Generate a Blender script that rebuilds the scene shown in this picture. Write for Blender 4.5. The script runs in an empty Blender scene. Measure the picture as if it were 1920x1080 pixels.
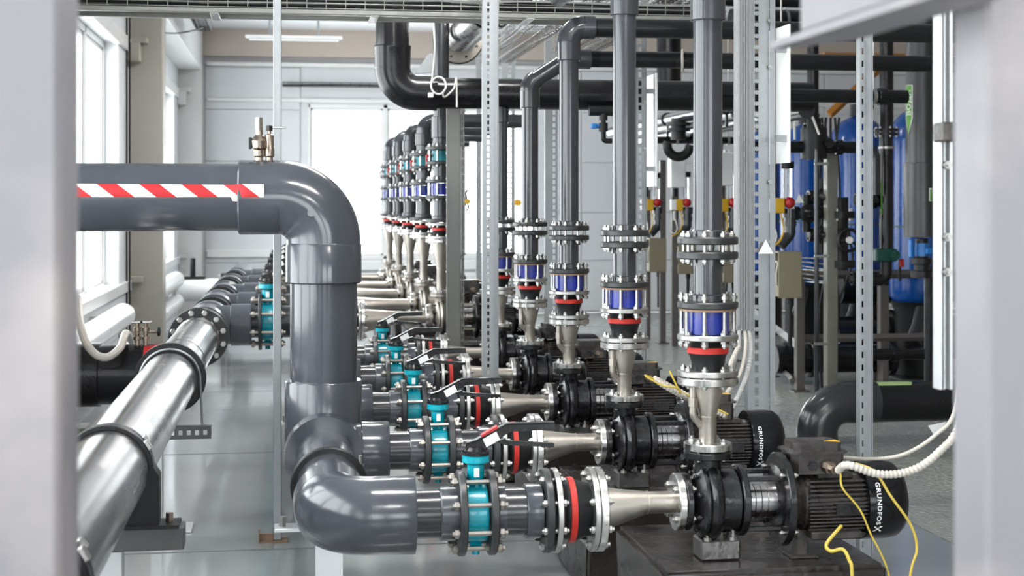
import bpy, bmesh, math, random
from mathutils import Vector, Matrix
random.seed(7)
C = bpy.context.scene.collection
PI = math.pi
scn = bpy.context.scene

# ------------------------------------------------------------------ camera, world, light, exposure
cd = bpy.data.cameras.new('camera'); cam = bpy.data.objects.new('camera', cd); C.objects.link(cam)
cam.location = (0, 0, 1.65); cam.rotation_euler = (PI/2, 0, -math.atan(415/2800))
cd.sensor_width = 36; cd.lens = 52.5; cd.shift_y = -160/1920
cd.clip_start = 0.05; cd.clip_end = 200
cd.dof.use_dof = True; cd.dof.focus_distance = 6.3; cd.dof.aperture_fstop = 4.6
scn.camera = cam
scn.view_settings.view_transform = 'Standard'; scn.view_settings.look = 'None'
scn.view_settings.gamma = 1; scn.view_settings.use_curve_mapping = False
scn.view_settings.exposure = 1.65
scn.cycles.use_denoising = True
scn.cycles.max_bounces = 8; scn.cycles.diffuse_bounces = 4; scn.cycles.glossy_bounces = 4
scn.cycles.transparent_max_bounces = 12; scn.cycles.caustics_reflective = False; scn.cycles.caustics_refractive = False
scn.cycles.sample_clamp_indirect = 6
w = bpy.data.worlds.new('sky'); scn.world = w; w.use_nodes = True
nt = w.node_tree; nt.nodes.clear()
out = nt.nodes.new('ShaderNodeOutputWorld'); bg = nt.nodes.new('ShaderNodeBackground')
bg.inputs[0].default_value = (0.97, 0.985, 1.0, 1); bg.inputs[1].default_value = 2.9     # bright overcast sky
nt.links.new(bg.outputs[0], out.inputs[0])
def area(name, loc, rot, sx, sy, power, col=(1, 1, 1), portal=False):
    l = bpy.data.lights.new(name, 'AREA'); l.shape = 'RECTANGLE'; l.size = sx; l.size_y = sy
    l.energy = power; l.color = col
    if portal: l.cycles.is_portal = True
    o = bpy.data.objects.new(name, l); C.objects.link(o); o.location = loc; o.rotation_euler = rot
    return o
# daylight portals in the window openings
for i, (y0, y1) in enumerate(((8.9, 14.05), (15.5, 20.6), (2.3, 7.5), (-3.6, 1.3))):
    area('window_portal', (-1.72, (y0+y1)/2, 2.0), (0, -PI/2, 0), 2.2, y1-y0, 1, portal=True)
area('window_portal', (1.2, 21.98, 1.92), (-PI/2, 0, 0), 4.2, 2.2, 1, portal=True)

# ------------------------------------------------------------------ mesh helpers
class MB:
    def __init__(s): s.v = []; s.f = []
    def add(s, v, f):
        n = len(s.v); s.v += [tuple(p) for p in v]; s.f += [tuple(i+n for i in q) for q in f]; return s
    def lathe(s, prof, o=(0,0,0), d=(1,0,0), n=28, loop=False, cap=True, ph=0.0):
        d = Vector(d).normalized(); o = Vector(o)
        a = Vector((0,0,1)) if abs(d.z) < .9 else Vector((1,0,0))
        e1 = a.cross(d).normalized(); e2 = d.cross(e1)
        v = []; f = []; m = len(prof)
        for t, r in prof:
            for k in range(n):
                an = 2*PI*k/n + ph
                v.append(o + d*t + e1*(r*math.cos(an)) + e2*(r*math.sin(an)))
        for i in range(m if loop else m-1):
            j = (i+1) % m
            for k in range(n):
                k2 = (k+1) % n
                f.append((i*n+k, i*n+k2, j*n+k2, j*n+k))
        if cap and not loop:
            f.append(tuple(range(n-1, -1, -1))); f.append(tuple((m-1)*n+k for k in range(n)))
        return s.add(v, f)
    def cyl(s, o, d, L, r, n=24, ph=0.0): return s.lathe([(0, r), (L, r)], o, d, n, ph=ph)
    def ring(s, t0, t1, r0, r1, o=(0,0,0), d=(1,0,0), n=32, ch=0.0):
        c = min(ch, (t1-t0)/3)
        pr = [(t0, r0), (t0, r1-c), (t0+c, r1), (t1-c, r1), (t1, r1-c), (t1, r0)] if c > 0 else [(t0, r0), (t0, r1), (t1, r1), (t1, r0)]
        return s.lathe(pr, o, d, n, loop=True)
    def tube(s, pts, r, n=12, cap=True, closed=False):
        P = [Vector(p) for p in pts]; m = len(P)
        rr = r if isinstance(r, (list, tuple)) else [r]*m
        T = []
        for i in range(m):
            a = P[(i-1) % m] if (i > 0 or closed) else P[i]; b = P[(i+1) % m] if (i < m-1 or closed) else P[i]
            T.append((b-a).normalized())
        up = Vector((0,0,1)) if abs(T[0].z) < .9 else Vector((1,0,0))
        e = up.cross(T[0]).normalized(); v = []; f = []
        for i in range(m):
            e = (e - T[i]*e.dot(T[i])).normalized(); g = T[i].cross(e)
            for k in range(n):
                an = 2*PI*k/n; v.append(P[i] + e*(rr[i]*math.cos(an)) + g*(rr[i]*math.sin(an)))
        for i in range(m if closed else m-1):
            j = (i+1) % m
            for k in range(n):
                k2 = (k+1) % n; f.append((i*n+k, i*n+k2, j*n+k2, j*n+k))
        if cap and not closed:
            f.append(tuple(range(n-1, -1, -1))); f.append(tuple((m-1)*n+k for k in range(n)))
        return s.add(v, f)
    def box(s, x0, x1, y0, y1, z0, z1, b=0.0, M=None):
        if b <= 0:
            v = [(x0,y0,z0),(x1,y0,z0),(x1,y1,z0),(x0,y1,z0),(x0,y0,z1),(x1,y0,z1),(x1,y1,z1),(x0,y1,z1)]
            f = [(0,3,2,1),(4,5,6,7),(0,1,5,4),(1,2,6,5),(2,3,7,6),(3,0,4,7)]
        else:
            bm = bmesh.new(); bmesh.ops.create_cube(bm, size=1)
            for q in bm.verts: q.co = ((x0+x1)/2+q.co.x*(x1-x0), (y0+y1)/2+q.co.y*(y1-y0), (z0+z1)/2+q.co.z*(z1-z0))
            bmesh.ops.bevel(bm, geom=bm.edges[:], offset=b, segments=1, affect='EDGES')
            bm.verts.index_update(); v = [tuple(q.co) for q in bm.verts]; f = [tuple(q.index for q in g.verts) for g in bm.faces]; bm.free()
        if M is not None: v = [M @ Vector(p) for p in v]
        return s.add(v, f)
    def prism(s, poly, a, b, plane='XZ', M=None):   # polygon in a plane, extruded from a to b along the third axis
        n = len(poly)
        def pt(p, t): return {'XZ': (p[0], t, p[1]), 'XY': (p[0], p[1], t), 'YZ': (t, p[0], p[1])}[plane]
        v = [pt(p, a) for p in poly] + [pt(p, b) for p in poly]
        f = [tuple(range(n)), tuple(range(2*n-1, n-1, -1))] + [(i, i+n, (i+1) % n+n, (i+1) % n) for i in range(n)]
        if M is not None: v = [M @ Vector(p) for p in v]
        return s.add(v, f)
    def mesh(s, name, ang=34):
        me = bpy.data.meshes.new(name); me.from_pydata(s.v, [], s.f)
        bm = bmesh.new(); bm.from_mesh(me); bmesh.ops.recalc_face_normals(bm, faces=bm.faces[:]); bm.to_mesh(me); bm.free()
        me.shade_smooth(); me.set_sharp_from_angle(angle=math.radians(ang)); me.update()
        return me

def arc(c, d1, d2, R, n=10):      # bend of radius R at corner c from direction d1 to direction d2
    c, d1, d2 = Vector(c), Vector(d1).normalized(), Vector(d2).normalized()
    th = d1.angle(d2); L = R*math.tan(th/2); a = c - d1*L
    nrm = (d2 - d1*d1.dot(d2)).normalized()
    return [a + d1*(R*math.sin(th*i/n)) + nrm*(R*(1-math.cos(th*i/n))) for i in range(n+1)]
def bend(pts, R, n=8):            # polyline with rounded corners
    P = [Vector(p) for p in pts]; o = [P[0]]
    for i in range(1, len(P)-1): o += arc(P[i], P[i]-P[i-1], P[i+1]-P[i], R, n)
    return o + [P[-1]]
def spline(pts, m=10):
    P = [Vector(p) for p in pts]; P = [P[0]*2-P[1]] + P + [P[-1]*2-P[-2]]; o = []
    for i in range(1, len(P)-2):
        for k in range(m):
            t = k/m; a, b, c, d = P[i-1], P[i], P[i+1], P[i+2]
            o.append(.5*((2*b)+(c-a)*t+(2*a-5*b+4*c-d)*t*t+(3*b-a-3*c+d)*t*t*t))
    return o + [P[-2]]
def resample(pts, step):
    o = [pts[0]]; acc = 0
    for a, b in zip(pts[:-1], pts[1:]):
        L = (b-a).length; t = step-acc
        while t <= L: o.append(a.lerp(b, t/L)); t += step
        acc = L-(t-step)
    return o

def obj(name, me, mat, parent=None, label=None, loc=None, rot=None):
    if isinstance(me, MB): me = me.mesh(name)
    if mat is not None and not me.materials: me.materials.append(mat)
    o = bpy.data.objects.new(name, me); C.objects.link(o)
    if parent is not None: o.parent = parent
    if loc is not None: o.location = loc
    if rot is not None: o.rotation_euler = rot
    if label: o['label'] = label
    return o
def tag(o, label, cat, group=None):
    o['label'] = label; o['category'] = cat
    if group: o['group'] = group
    return o
def thing(name, label, cat, loc=(0,0,0), rot=(0,0,0), group=None):
    o = bpy.data.objects.new(name, None); C.objects.link(o); o.location = loc; o.rotation_euler = rot
    o.empty_display_size = .05
    return tag(o, label, cat, group)
def struct(name, me, mat, parent=None):
    o = obj(name, me, mat, parent); o['kind'] = 'structure'; return o
def children(o): return list(o.children)
def dup(root, loc, label, rot=None):
    r = root.copy(); C.objects.link(r); r.location = loc; r['label'] = label
    if rot is not None: r.rotation_euler = rot
    for ch in children(root):
        c = ch.copy(); C.objects.link(c); c.parent = r
        for g in children(ch):
            d = g.copy(); C.objects.link(d); d.parent = c
    return r
_bm = {}
def bolt_mesh(L, d, mat):
    k = (round(L,4), d, mat.name)
    if k not in _bm:
        h = d*.75; b = MB()
        b.lathe([(-h-.3*d, d*.42), (L+h+.5*d, d*.42)], n=6)
        b.lathe([(-h, d*.66), (-h*.85, d*.80), (0, d*.80)], n=6); b.lathe([(L, d*.80), (L+h*.85, d*.80), (L+h, d*.66)], n=6)
        me = b.mesh('bolt'); me.materials.append(mat); _bm[k] = me
    return _bm[k]
def bolts(parent, n, R, t0, t1, d, mat, ph=.39, name='bolt', z=0.0, y=0.0):
    me = bolt_mesh(t1-t0, d, mat)
    for i in range(n):
        a = ph + 2*PI*i/n
        obj(name, me, None, parent, loc=(t0, y+R*math.cos(a), z+R*math.sin(a)))

# ------------------------------------------------------------------ materials
def mat(name, col, rough=.5, metal=0.0, var=.12, scale=9.0, rvar=.12, bump=0.0, bscale=60.0, stretch=None, dirt=None, dirt_amt=.5, spec=.5, coat=0.0):
    m = bpy.data.materials.new(name); m.use_nodes = True; t = m.node_tree; N = t.nodes; L = t.links
    b = N['Principled BSDF']
    tc = N.new('ShaderNodeTexCoord'); mp = N.new('ShaderNodeMapping'); L.new(tc.outputs['Object'], mp.inputs[0])
    if stretch: mp.inputs['Scale'].default_value = stretch
    no = N.new('ShaderNodeTexNoise'); no.inputs['Scale'].default_value = scale; no.inputs['Detail'].default_value = 5
    L.new(mp.outputs[0], no.inputs['Vector'])
    mx = N.new('ShaderNodeMix'); mx.data_type = 'RGBA'
    a = [c*(1-var) for c in col]; c2 = [min(1, c*(1+var)) for c in col]
    mx.inputs[6].default_value = (*a, 1); mx.inputs[7].default_value = (*c2, 1)
    L.new(no.outputs['Fac'], mx.inputs[0]); csock = mx.outputs[2]
    if dirt:
        n2 = N.new('ShaderNodeTexNoise'); n2.inputs['Scale'].default_value = scale*.55; n2.inputs['Detail'].default_value = 7
        L.new(mp.outputs[0], n2.inputs['Vector'])
        rp = N.new('ShaderNodeValToRGB'); rp.color_ramp.elements[0].position = .52; rp.color_ramp.elements[1].position = .72
        L.new(n2.outputs['Fac'], rp.inputs[0])
        ml = N.new('ShaderNodeMath'); ml.operation = 'MULTIPLY'; ml.inputs[1].default_value = dirt_amt; L.new(rp.outputs[0], ml.inputs[0])
        m2 = N.new('ShaderNodeMix'); m2.data_type = 'RGBA'; L.new(csock, m2.inputs[6]); m2.inputs[7].default_value = (*dirt, 1)
        L.new(ml.outputs[0], m2.inputs[0]); csock = m2.outputs[2]
    L.new(csock, b.inputs['Base Color'])
    b.inputs['Metallic'].default_value = metal; b.inputs['Specular IOR Level'].default_value = spec
    if coat: b.inputs['Coat Weight'].default_value = coat; b.inputs['Coat Roughness'].default_value = .08
    mr = N.new('ShaderNodeMapRange'); mr.inputs[3].default_value = max(.02, rough-rvar); mr.inputs[4].default_value = min(1, rough+rvar)
    mr.inputs[1].default_value = .3; mr.inputs[2].default_value = .7
    L.new(no.outputs['Fac'], mr.inputs[0]); L.new(mr.outputs[0], b.inputs['Roughness'])
    if bump:
        n3 = N.new('ShaderNodeTexNoise'); n3.inputs['Scale'].default_value = bscale; n3.inputs['Detail'].default_value = 3
        L.new(mp.outputs[0], n3.inputs['Vector'])
        bp = N.new('ShaderNodeBump'); bp.inputs['Strength'].default_value = bump; bp.inputs['Distance'].default_value = .004
        L.new(n3.outputs['Fac'], bp.inputs['Height']); L.new(bp.outputs[0], b.inputs['Normal'])
    return m
pvc = mat('grey_plastic', (.046, .051, .062), .17, var=.14, scale=5, rvar=.05, bump=.03, bscale=9, dirt=(.11,.115,.125), dirt_amt=.12, spec=.65)
riserm = mat('riser_plastic', (.034, .037, .043), .16, var=.12, scale=5, rvar=.04, bump=.02, bscale=8, spec=.6)
pvcd = mat('dark_grey_plastic', (.028, .030, .034), .18, var=.15, scale=5, rvar=.05, bump=.03, bscale=8)
blackpipe = mat('black_plastic_pipe', (.009, .009, .010), .22, var=.2, scale=6, rvar=.06, spec=.35)
backing = mat('charcoal_flange', (.020, .021, .022), .42, var=.3, scale=14, rvar=.12, bump=.1, bscale=80)
steel = mat('polished_stainless', (.34, .33, .33), .23, 1, var=.22, scale=7, rvar=.07, stretch=(1, .25, 1), bump=.05, bscale=14)
dull = mat('pickled_stainless', (.41, .375, .335), .41, 1, var=.16, scale=11, rvar=.08, bump=.12, bscale=140, dirt=(.25,.22,.19), dirt_amt=.35)
flg = mat('machined_stainless', (.56, .55, .53), .24, 1, var=.15, scale=16, rvar=.1)
zinc = mat('zinc_steel', (.43, .425, .41), .36, 1, var=.2, scale=30, rvar=.08)
darkgalv = mat('weathered_grey_steel', (.19, .19, .18), .42, .6, var=.1, scale=8, rvar=.05)
rodm = mat('dull_zinc_rod', (.30, .28, .255), .42, 1, var=.2, scale=25, rvar=.08)
darkwire = mat('dark_tray_wire', (.07, .07, .065), .45, .5, var=.2, scale=20)
sleevem = mat('satin_sleeve_plastic', (.026, .026, .028), .34, var=.15, scale=5, rvar=.05)
galv = mat('galvanised_steel', (.33, .345, .355), .42, .7, var=.14, scale=26, rvar=.07, bump=.05, bscale=60)
traym = mat('dull_zinc_wire', (.27, .27, .25), .45, .6, var=.2, scale=20)
teal = mat('teal_enamel', (.0, .33, .42), .3, var=.12, scale=9, rvar=.08, coat=.3, dirt=(.0,.15,.2), dirt_amt=.4)
tealband = mat('teal_worn_enamel', (.01, .21, .27), .34, var=.2, scale=9)
blue = mat('blue_enamel', (.004, .018, .26), .3, var=.15, scale=9, rvar=.08, coat=.3)
red = mat('red_rubber', (.52, .018, .010), .5, var=.1)
redpl = mat('red_plastic', (.42, .012, .012), .35, var=.1)
rubber = mat('black_rubber', (.008, .0085, .009), .42, var=.3, bump=.05, spec=.35)
iron = mat('black_cast_iron', (.008, .008, .009), .24, var=.4, scale=18, rvar=.10, bump=.18, bscale=90, dirt=(.045,.038,.034), dirt_amt=.3, spec=.45)
motorm = mat('dirty_highlighted_motor_paint', (.030, .026, .024), .30, var=.5, scale=18, rvar=.1, bump=.12, bscale=90, dirt=(.13,.105,.09), dirt_amt=.45)  # lightened, with stronger brown dirt, to paint in highlights on the fins
cowl = mat('black_gloss_cowl', (.004, .004, .005), .2, var=.3, scale=4, rvar=.05, spec=.3)
white = mat('white_paint', (.80, .80, .80), .45, var=.02, rvar=.03)
whiteg = mat('white_gloss_paint', (.84, .84, .83), .3, var=.02, rvar=.03, scale=3)
paper = mat('white_label', (.78, .78, .77), .5, var=.02, rvar=.03)
wallm = mat('off_white_cladding', (.74, .75, .77), .5, var=.04, scale=2)
beigew = mat('beige_plaster', (.56, .48, .42), .6, var=.05, scale=2)
colm = mat('taupe_column_paint', (.37, .35, .30), .4, var=.05, scale=3)
ceilm = mat('white_ceiling', (.82, .83, .85), .6, var=.02)
fgm = mat('lilac_grey_steel', (.175, .168, .182), .45, var=.08, scale=5, dirt=(.42,.36,.34), dirt_amt=.5)
oilcon = mat('oily_concrete', (.022, .018, .016), .22, var=.5, scale=7, rvar=.12, bump=.35, bscale=30, dirt=(.055,.047,.042), dirt_amt=.5)
boxm = mat('khaki_sheet_metal', (.235, .205, .135), .42, var=.04)
bluetank = mat('blue_fibreglass_tank', (.003, .065, .30), .16, var=.15, scale=5, rvar=.06, bump=.25, bscale=40, stretch=(1,1,3))
yellow = mat('yellow_plastic', (.66, .38, .01), .4, var=.06)
yellowg = mat('yellow_wire_sheath', (.58, .43, .07), .4, var=.15, scale=20)
cream = mat('cream_conduit', (.52, .48, .43), .42, var=.08)
greyc = mat('grey_conduit', (.42, .42, .41), .4, var=.1)
wirew = mat('white_cable_sheath', (.75, .74, .70), .45, var=.05)
orange = mat('orange_crane_paint', (.45, .18, .025), .5, var=.1)
greenl = mat('green_label', (.11, .32, .04), .5, var=.06)
palegreen = mat('pale_green_label', (.36, .50, .22), .5, var=.1)
foil = mat('crumpled_foil', (.16, .155, .15), .32, .8, var=.4, scale=18, rvar=.12, bump=.9, bscale=26)
palecol = mat('pale_column_paint', (.66, .65, .63), .4, var=.02, rvar=.03)
brown = mat('rusty_gasket', (.26, .16, .10), .6, var=.3, scale=20)
bronze = mat('old_brass', (.33, .27, .22), .32, 1, var=.3, scale=25)
bluevalve = mat('sky_blue_plastic', (.01, .16, .48), .35, var=.08)
darkgreen = mat('dark_green_enamel', (.005, .07, .055), .35, var=.1)
postm = mat('brown_grey_frame_paint', (.105, .095, .09), .45, var=.1)
beamp = mat('dark_grey_beam_paint', (.075, .075, .075), .4, var=.08)
postg = mat('khaki_grey_frame_paint', (.17, .165, .14), .45, var=.1)
trunk = mat('pale_grey_trunking', (.24, .245, .25), .4, var=.03, rvar=.03)
rail = mat('bare_aluminium', (.62, .63, .64), .35, .6, var=.06, rvar=.04)

# floor: smooth glossy paint, and a tread pattern for the plates on the pump room's service side
def floor_mat(name, col, rough, tread):
    m = mat(name, col, rough, var=.16, scale=.9, rvar=.05, bump=.02, bscale=3.0, dirt=tuple(c*.62 for c in col), dirt_amt=.6, spec=.6)
    if tread:
        t = m.node_tree; N = t.nodes; L = t.links; b = N['Principled BSDF']
        tc = N.new('ShaderNodeTexCoord'); mp = N.new('ShaderNodeMapping'); mp.inputs['Rotation'].default_value = (0, 0, PI/4)
        L.new(tc.outputs['Object'], mp.inputs[0])
        ck = N.new('ShaderNodeTexChecker'); ck.inputs['Scale'].default_value = 22; L.new(mp.outputs[0], ck.inputs['Vector'])
        wv = N.new('ShaderNodeTexVoronoi'); wv.inputs['Scale'].default_value = 30; L.new(mp.outputs[0], wv.inputs['Vector'])
        mu = N.new('ShaderNodeMath'); mu.operation = 'MULTIPLY'; L.new(ck.outputs['Fac'], mu.inputs[0]); L.new(wv.outputs['Distance'], mu.inputs[1])
        bp = N.new('ShaderNodeBump'); bp.inputs['Strength'].default_value = .9; bp.inputs['Distance'].default_value = .012
        L.new(mu.outputs[0], bp.inputs['Height']); L.new(bp.outputs[0], b.inputs['Normal'])
    return m
floorm = floor_mat('glossy_floor_paint', (.30, .315, .32), .10, False)
treadm = floor_mat('tread_plate_paint', (.33, .345, .32), .26, True)
basem = mat('floor_underlay', (.03, .03, .03), .8)

def glass_mat():
    m = bpy.data.materials.new('window_glass'); m.use_nodes = True; t = m.node_tree; N = t.nodes; L = t.links; N.clear()
    o = N.new('ShaderNodeOutputMaterial'); tr = N.new('ShaderNodeBsdfTransparent'); gl = N.new('ShaderNodeBsdfGlossy'); gl.inputs['Roughness'].default_value = .02
    tr.inputs[0].default_value = (.95, .97, .97, 1)
    lw = N.new('ShaderNodeLayerWeight'); lw.inputs[0].default_value = .12
    ns = N.new('ShaderNodeTexNoise'); ns.inputs['Scale'].default_value = 2
    ml = N.new('ShaderNodeMath'); ml.operation = 'MULTIPLY'; ml.inputs[1].default_value = .6
    L.new(lw.outputs['Fresnel'], ml.inputs[0])
    mx = N.new('ShaderNodeMixShader'); L.new(ml.outputs[0], mx.inputs[0]); L.new(tr.outputs[0], mx.inputs[1]); L.new(gl.outputs[0], mx.inputs[2]); L.new(mx.outputs[0], o.inputs[0])
    return m
glass = glass_mat()
def clear_mat():
    m = bpy.data.materials.new('clear_acrylic'); m.use_nodes = True; b = m.node_tree.nodes['Principled BSDF']
    b.inputs['Base Color'].default_value = (.85, .88, .86, 1); b.inputs['Transmission Weight'].default_value = .9; b.inputs['Roughness'].default_value = .08
    return m
clear = clear_mat()
def lamp_mat():
    m = bpy.data.materials.new('lit_fluorescent_tube'); m.use_nodes = True; b = m.node_tree.nodes['Principled BSDF']
    b.inputs['Emission Color'].default_value = (1, .98, .95, 1); b.inputs['Emission Strength'].default_value = 40
    return m
lampm = lamp_mat()
def tape_mat():       # printed red and white slanted stripes
    m = bpy.data.materials.new('hazard_tape'); m.use_nodes = True; t = m.node_tree; N = t.nodes; L = t.links; b = N['Principled BSDF']
    tc = N.new('ShaderNodeTexCoord'); sx = N.new('ShaderNodeSeparateXYZ'); L.new(tc.outputs['Object'], sx.inputs[0])
    a = N.new('ShaderNodeMath'); a.operation = 'MULTIPLY_ADD'; a.inputs[1].default_value = 1.3; L.new(sx.outputs['Z'], a.inputs[0]); L.new(sx.outputs['X'], a.inputs[2])
    d = N.new('ShaderNodeMath'); d.operation = 'MULTIPLY'; d.inputs[1].default_value = 1/.1705; L.new(a.outputs[0], d.inputs[0])
    f = N.new('ShaderNodeMath'); f.operation = 'FRACT'; L.new(d.outputs[0], f.inputs[0])
    g = N.new('ShaderNodeMath'); g.operation = 'GREATER_THAN'; g.inputs[1].default_value = .52; L.new(f.outputs[0], g.inputs[0])
    mx = N.new('ShaderNodeMix'); mx.data_type = 'RGBA'; mx.inputs[6].default_value = (.66,.66,.66,1); mx.inputs[7].default_value = (.40,.008,.012,1)
    L.new(g.outputs[0], mx.inputs[0]); L.new(mx.outputs[2], b.inputs['Base Color']); b.inputs['Roughness'].default_value = .35
    return m
tapem = tape_mat()

# ------------------------------------------------------------------ setting: floor, walls, ceiling, windows
fl = struct('floor', MB().box(-1.8, 12, -4, 22.1, -.06, -.012), basem)
def plates(xs, ys, m):
    for x0, x1 in zip(xs[:-1], xs[1:]):
        for y0, y1 in zip(ys[:-1], ys[1:]):
            obj('floor_plate', MB().box(x0+.006, x1-.006, y0+.012, y1-.012, -.012, 0), m, fl)
plates([-1.75, 3.17], [-4, -1.2, 1.6, 4.4, 7.2, 10.0, 13.25, 16.4, 19.3, 22], floorm)
plates([3.17, 5.6, 8.0, 12], [-4, -1, 1.4, 4.0, 6.6, 9.1, 11.7, 14.3, 17, 19.5, 22], treadm)
bays = ((-3.6, 1.3), (2.3, 7.5), (8.9, 14.05), (15.6, 20.6))
b = MB().box(-1.75, -1.56, -4, 22, 0, .86).box(-1.75, -1.56, -4, 22, 3.12, 4.2)
e = -4
for y0, y1 in bays: b.box(-1.75, -1.56, e, y0, .86, 3.12); e = y1
b.box(-1.75, -1.56, e, 22, .86, 3.12)
struct('wall_left', b, wallm)
def pane_window(name, a0, a1, z0, z1, n, at):     # frame with n lights; 'at' maps (along, depth, z) to world
    f = MB(); t = .055
    def bx(u0, u1, d0, d1, q0, q1):
        p = at(u0, d0, q0); q = at(u1, d1, q1)
        f.box(min(p[0],q[0]), max(p[0],q[0]), min(p[1],q[1]), max(p[1],q[1]), min(p[2],q[2]), max(p[2],q[2]), .006)
    bx(a0, a1, 0, .07, z0, z0+t); bx(a0, a1, 0, .07, z1-t, z1)
    cuts = [a0 + (a1-a0)*i/n for i in range(n+1)]
    for i, c in enumerate(cuts): bx(max(a0, c-t*.6), min(a1, c+t*.6), 0, .07, z0, z1)
    for i in range(n):       # sash of each light
        u0, u1 = cuts[i]+t*.6, cuts[i+1]-t*.6
        for q in ((u0, u0+.035, z0+t, z1-t), (u1-.035, u1, z0+t, z1-t), (u0, u1, z0+t, z0+t+.035), (u0, u1, z1-t-.035, z1-t)): bx(q[0], q[1], .012, .05, q[2], q[3])
    w = struct(name, f, whiteg)
    for i in range(n):
        u0, u1 = cuts[i]+t*.6, cuts[i+1]-t*.6; p = at(u0, .028, z0+t); q = at(u1, .034, z1-t)
        obj('pane', MB().box(min(p[0],q[0]), max(p[0],q[0]), min(p[1],q[1]), max(p[1],q[1]), p[2], q[2]), glass, w)
    return w
for i, (y0, y1) in enumerate(bays):
    pane_window('window_%d' % (i+1), y0, y1, .86, 3.12, 4, lambda u, d, z: (-1.75+d, u, z))
struct('trim_1', MB().box(-1.70, -1.53, 8.65, 14.9, .80, .90, .006), whiteg)          # sill and head rails between the columns
struct('trim_2', MB().box(-1.60, -1.53, 8.65, 14.9, 3.10, 3.24, .006), whiteg)
struct('trim_3', MB().box(-1.70, -1.53, 15.4, 21.3, .80, .90, .006), whiteg)
struct('trim_4', MB().box(-1.60, -1.53, 15.4, 21.3, 3.10, 3.24, .006), whiteg)
struct('trim_5', MB().box(-1.56, -1.24, 15.36, 21.42, 3.52, 4.05, .01), white)        # eave beam of the far bay
b = MB()
WX0, WX1, WZ0, WZ1 = 0.2541, 3.631, 0.817, 3.09
b.box(-1.75, WX0, 22, 22.2, 0, 4.2).box(WX1, 12, 22, 22.2, 0, 4.2).box(WX0, WX1, 22, 22.2, 0, WZ0).box(WX0, WX1, 22, 22.2, WZ1, 4.2)
wb = struct('wall_back', b, wallm)
zz = [0.02, .78, 1.5, 2.25, 3.0, 3.62]
for x0, x1 in ((-1.22, WX0-.12), (WX1+.12, 4.3), (4.32, 8.1), (8.12, 11.9)):            # cladding boards of the end wall
    for z0, z1 in zip(zz[:-1], zz[1:]):
        obj('wall_panel', MB().box(x0, x1, 21.975, 22, z0+.006, z1-.006, .004), wallm, wb)
pane_window('window_5', WX0, WX1, WZ0, WZ1, 3, lambda u, d, z: (u, 22.06-d, z))
struct('trim_6', MB().box(-1.2, 12, 21.88, 22, 3.622, 3.684, .01), whiteg)
struct('trim_7', MB().box(-1.2, 12, 21.93, 22, 3.112, 3.166, .01), whiteg)
struct('trim_8', MB().box(-1.2, WX0-.1, 21.9, 22, .86, .97, .01), whiteg)
struct('trim_9', MB().box(WX0-.14, WX1+.14, 21.94, 22, WZ0-.16, WZ0-.02, .01), whiteg)
struct('trim_10', MB().box(-1.6, 12, 21.80, 21.99, 3.76, 4.16), beigew)                 # beige haunch under the ceiling
struct('wall_right', MB().box(12, 12.2, -4, 22.2, 0, 4.2), beigew)
b = MB().box(-1.75, -.9, -4.2, -4, 0, 4.2).box(4.5, 12, -4.2, -4, 0, 4.2).box(-.9, 4.5, -4.2, -4, 0, .9).box(-.9, 4.5, -4.2, -4, 3.2, 4.2)
struct('wall_near', b, wallm)
pane_window('window_6', -.9, 4.5, .9, 3.2, 4, lambda u, d, z: (u, -4.1+d, z))
struct('ceiling', MB().box(-1.8, 12.2, -4.2, 22.2, 4.15, 4.3), ceilm)

# painted columns along the left wall
def wall_column(y, lab, colm=colm):
    t = thing('wall_column', lab, 'column', (0, y, 0))
    obj('shaft', MB().box(-1.6, -1.24, 0, .35, 0.02, 3.62, .012), colm, t)
    obj('base_plate', MB().box(-1.62, -1.2, -.03, .38, 0, .02, .004), colm, t)
    h = MB().box(-1.6, -1.24, .02, .35, 3.62, 4.14, .012)
    for z0, z1 in ((3.62, 3.70), (4.08, 4.14)): h.box(-1.6, -1.24, 0, .03, z0, z1)
    for x0, x1 in ((-1.6, -1.56), (-1.28, -1.24)): h.box(x0, x1, 0, .03, 3.62, 4.14)
    obj('head_panel', h, colm, t)
    for z in (.55, .68): obj('stiffener', MB().box(-1.6, -1.45, -.008, .0, z, z+.075, .003), colm, t)
    obj('sill_bracket', MB().box(-1.56, -1.43, -.10, .0, .87, .93, .006).box(-1.56, -1.47, -.02, 0, .72, .87, .004), colm, t)
    obj('head_bracket', MB().box(-1.60, -1.44, -.22, 0, 3.02, 3.20, .006).box(-1.60, -1.38, -.14, 0, 3.20, 3.26, .004), colm, t)
    return t
wall_column(15.0, 'taupe painted steel column between the two window bays of the left wall')
wall_column(21.42, 'pale painted column in the far corner of the end wall', palecol)
wall_column(7.75, 'taupe painted wall column beside the black pipe, hidden by the foreground column')
for y, lab in ((14.62, 'pair of dark cable drops running down the window wall beside the taupe column'),):
    c = MB()
    for x in (-1.545, -1.52): c.tube([(x, y, .1), (x, y, 4.1)], .010, 6)
    tag(obj('cable_drop', c, blackpipe), lab, 'cable')

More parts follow.
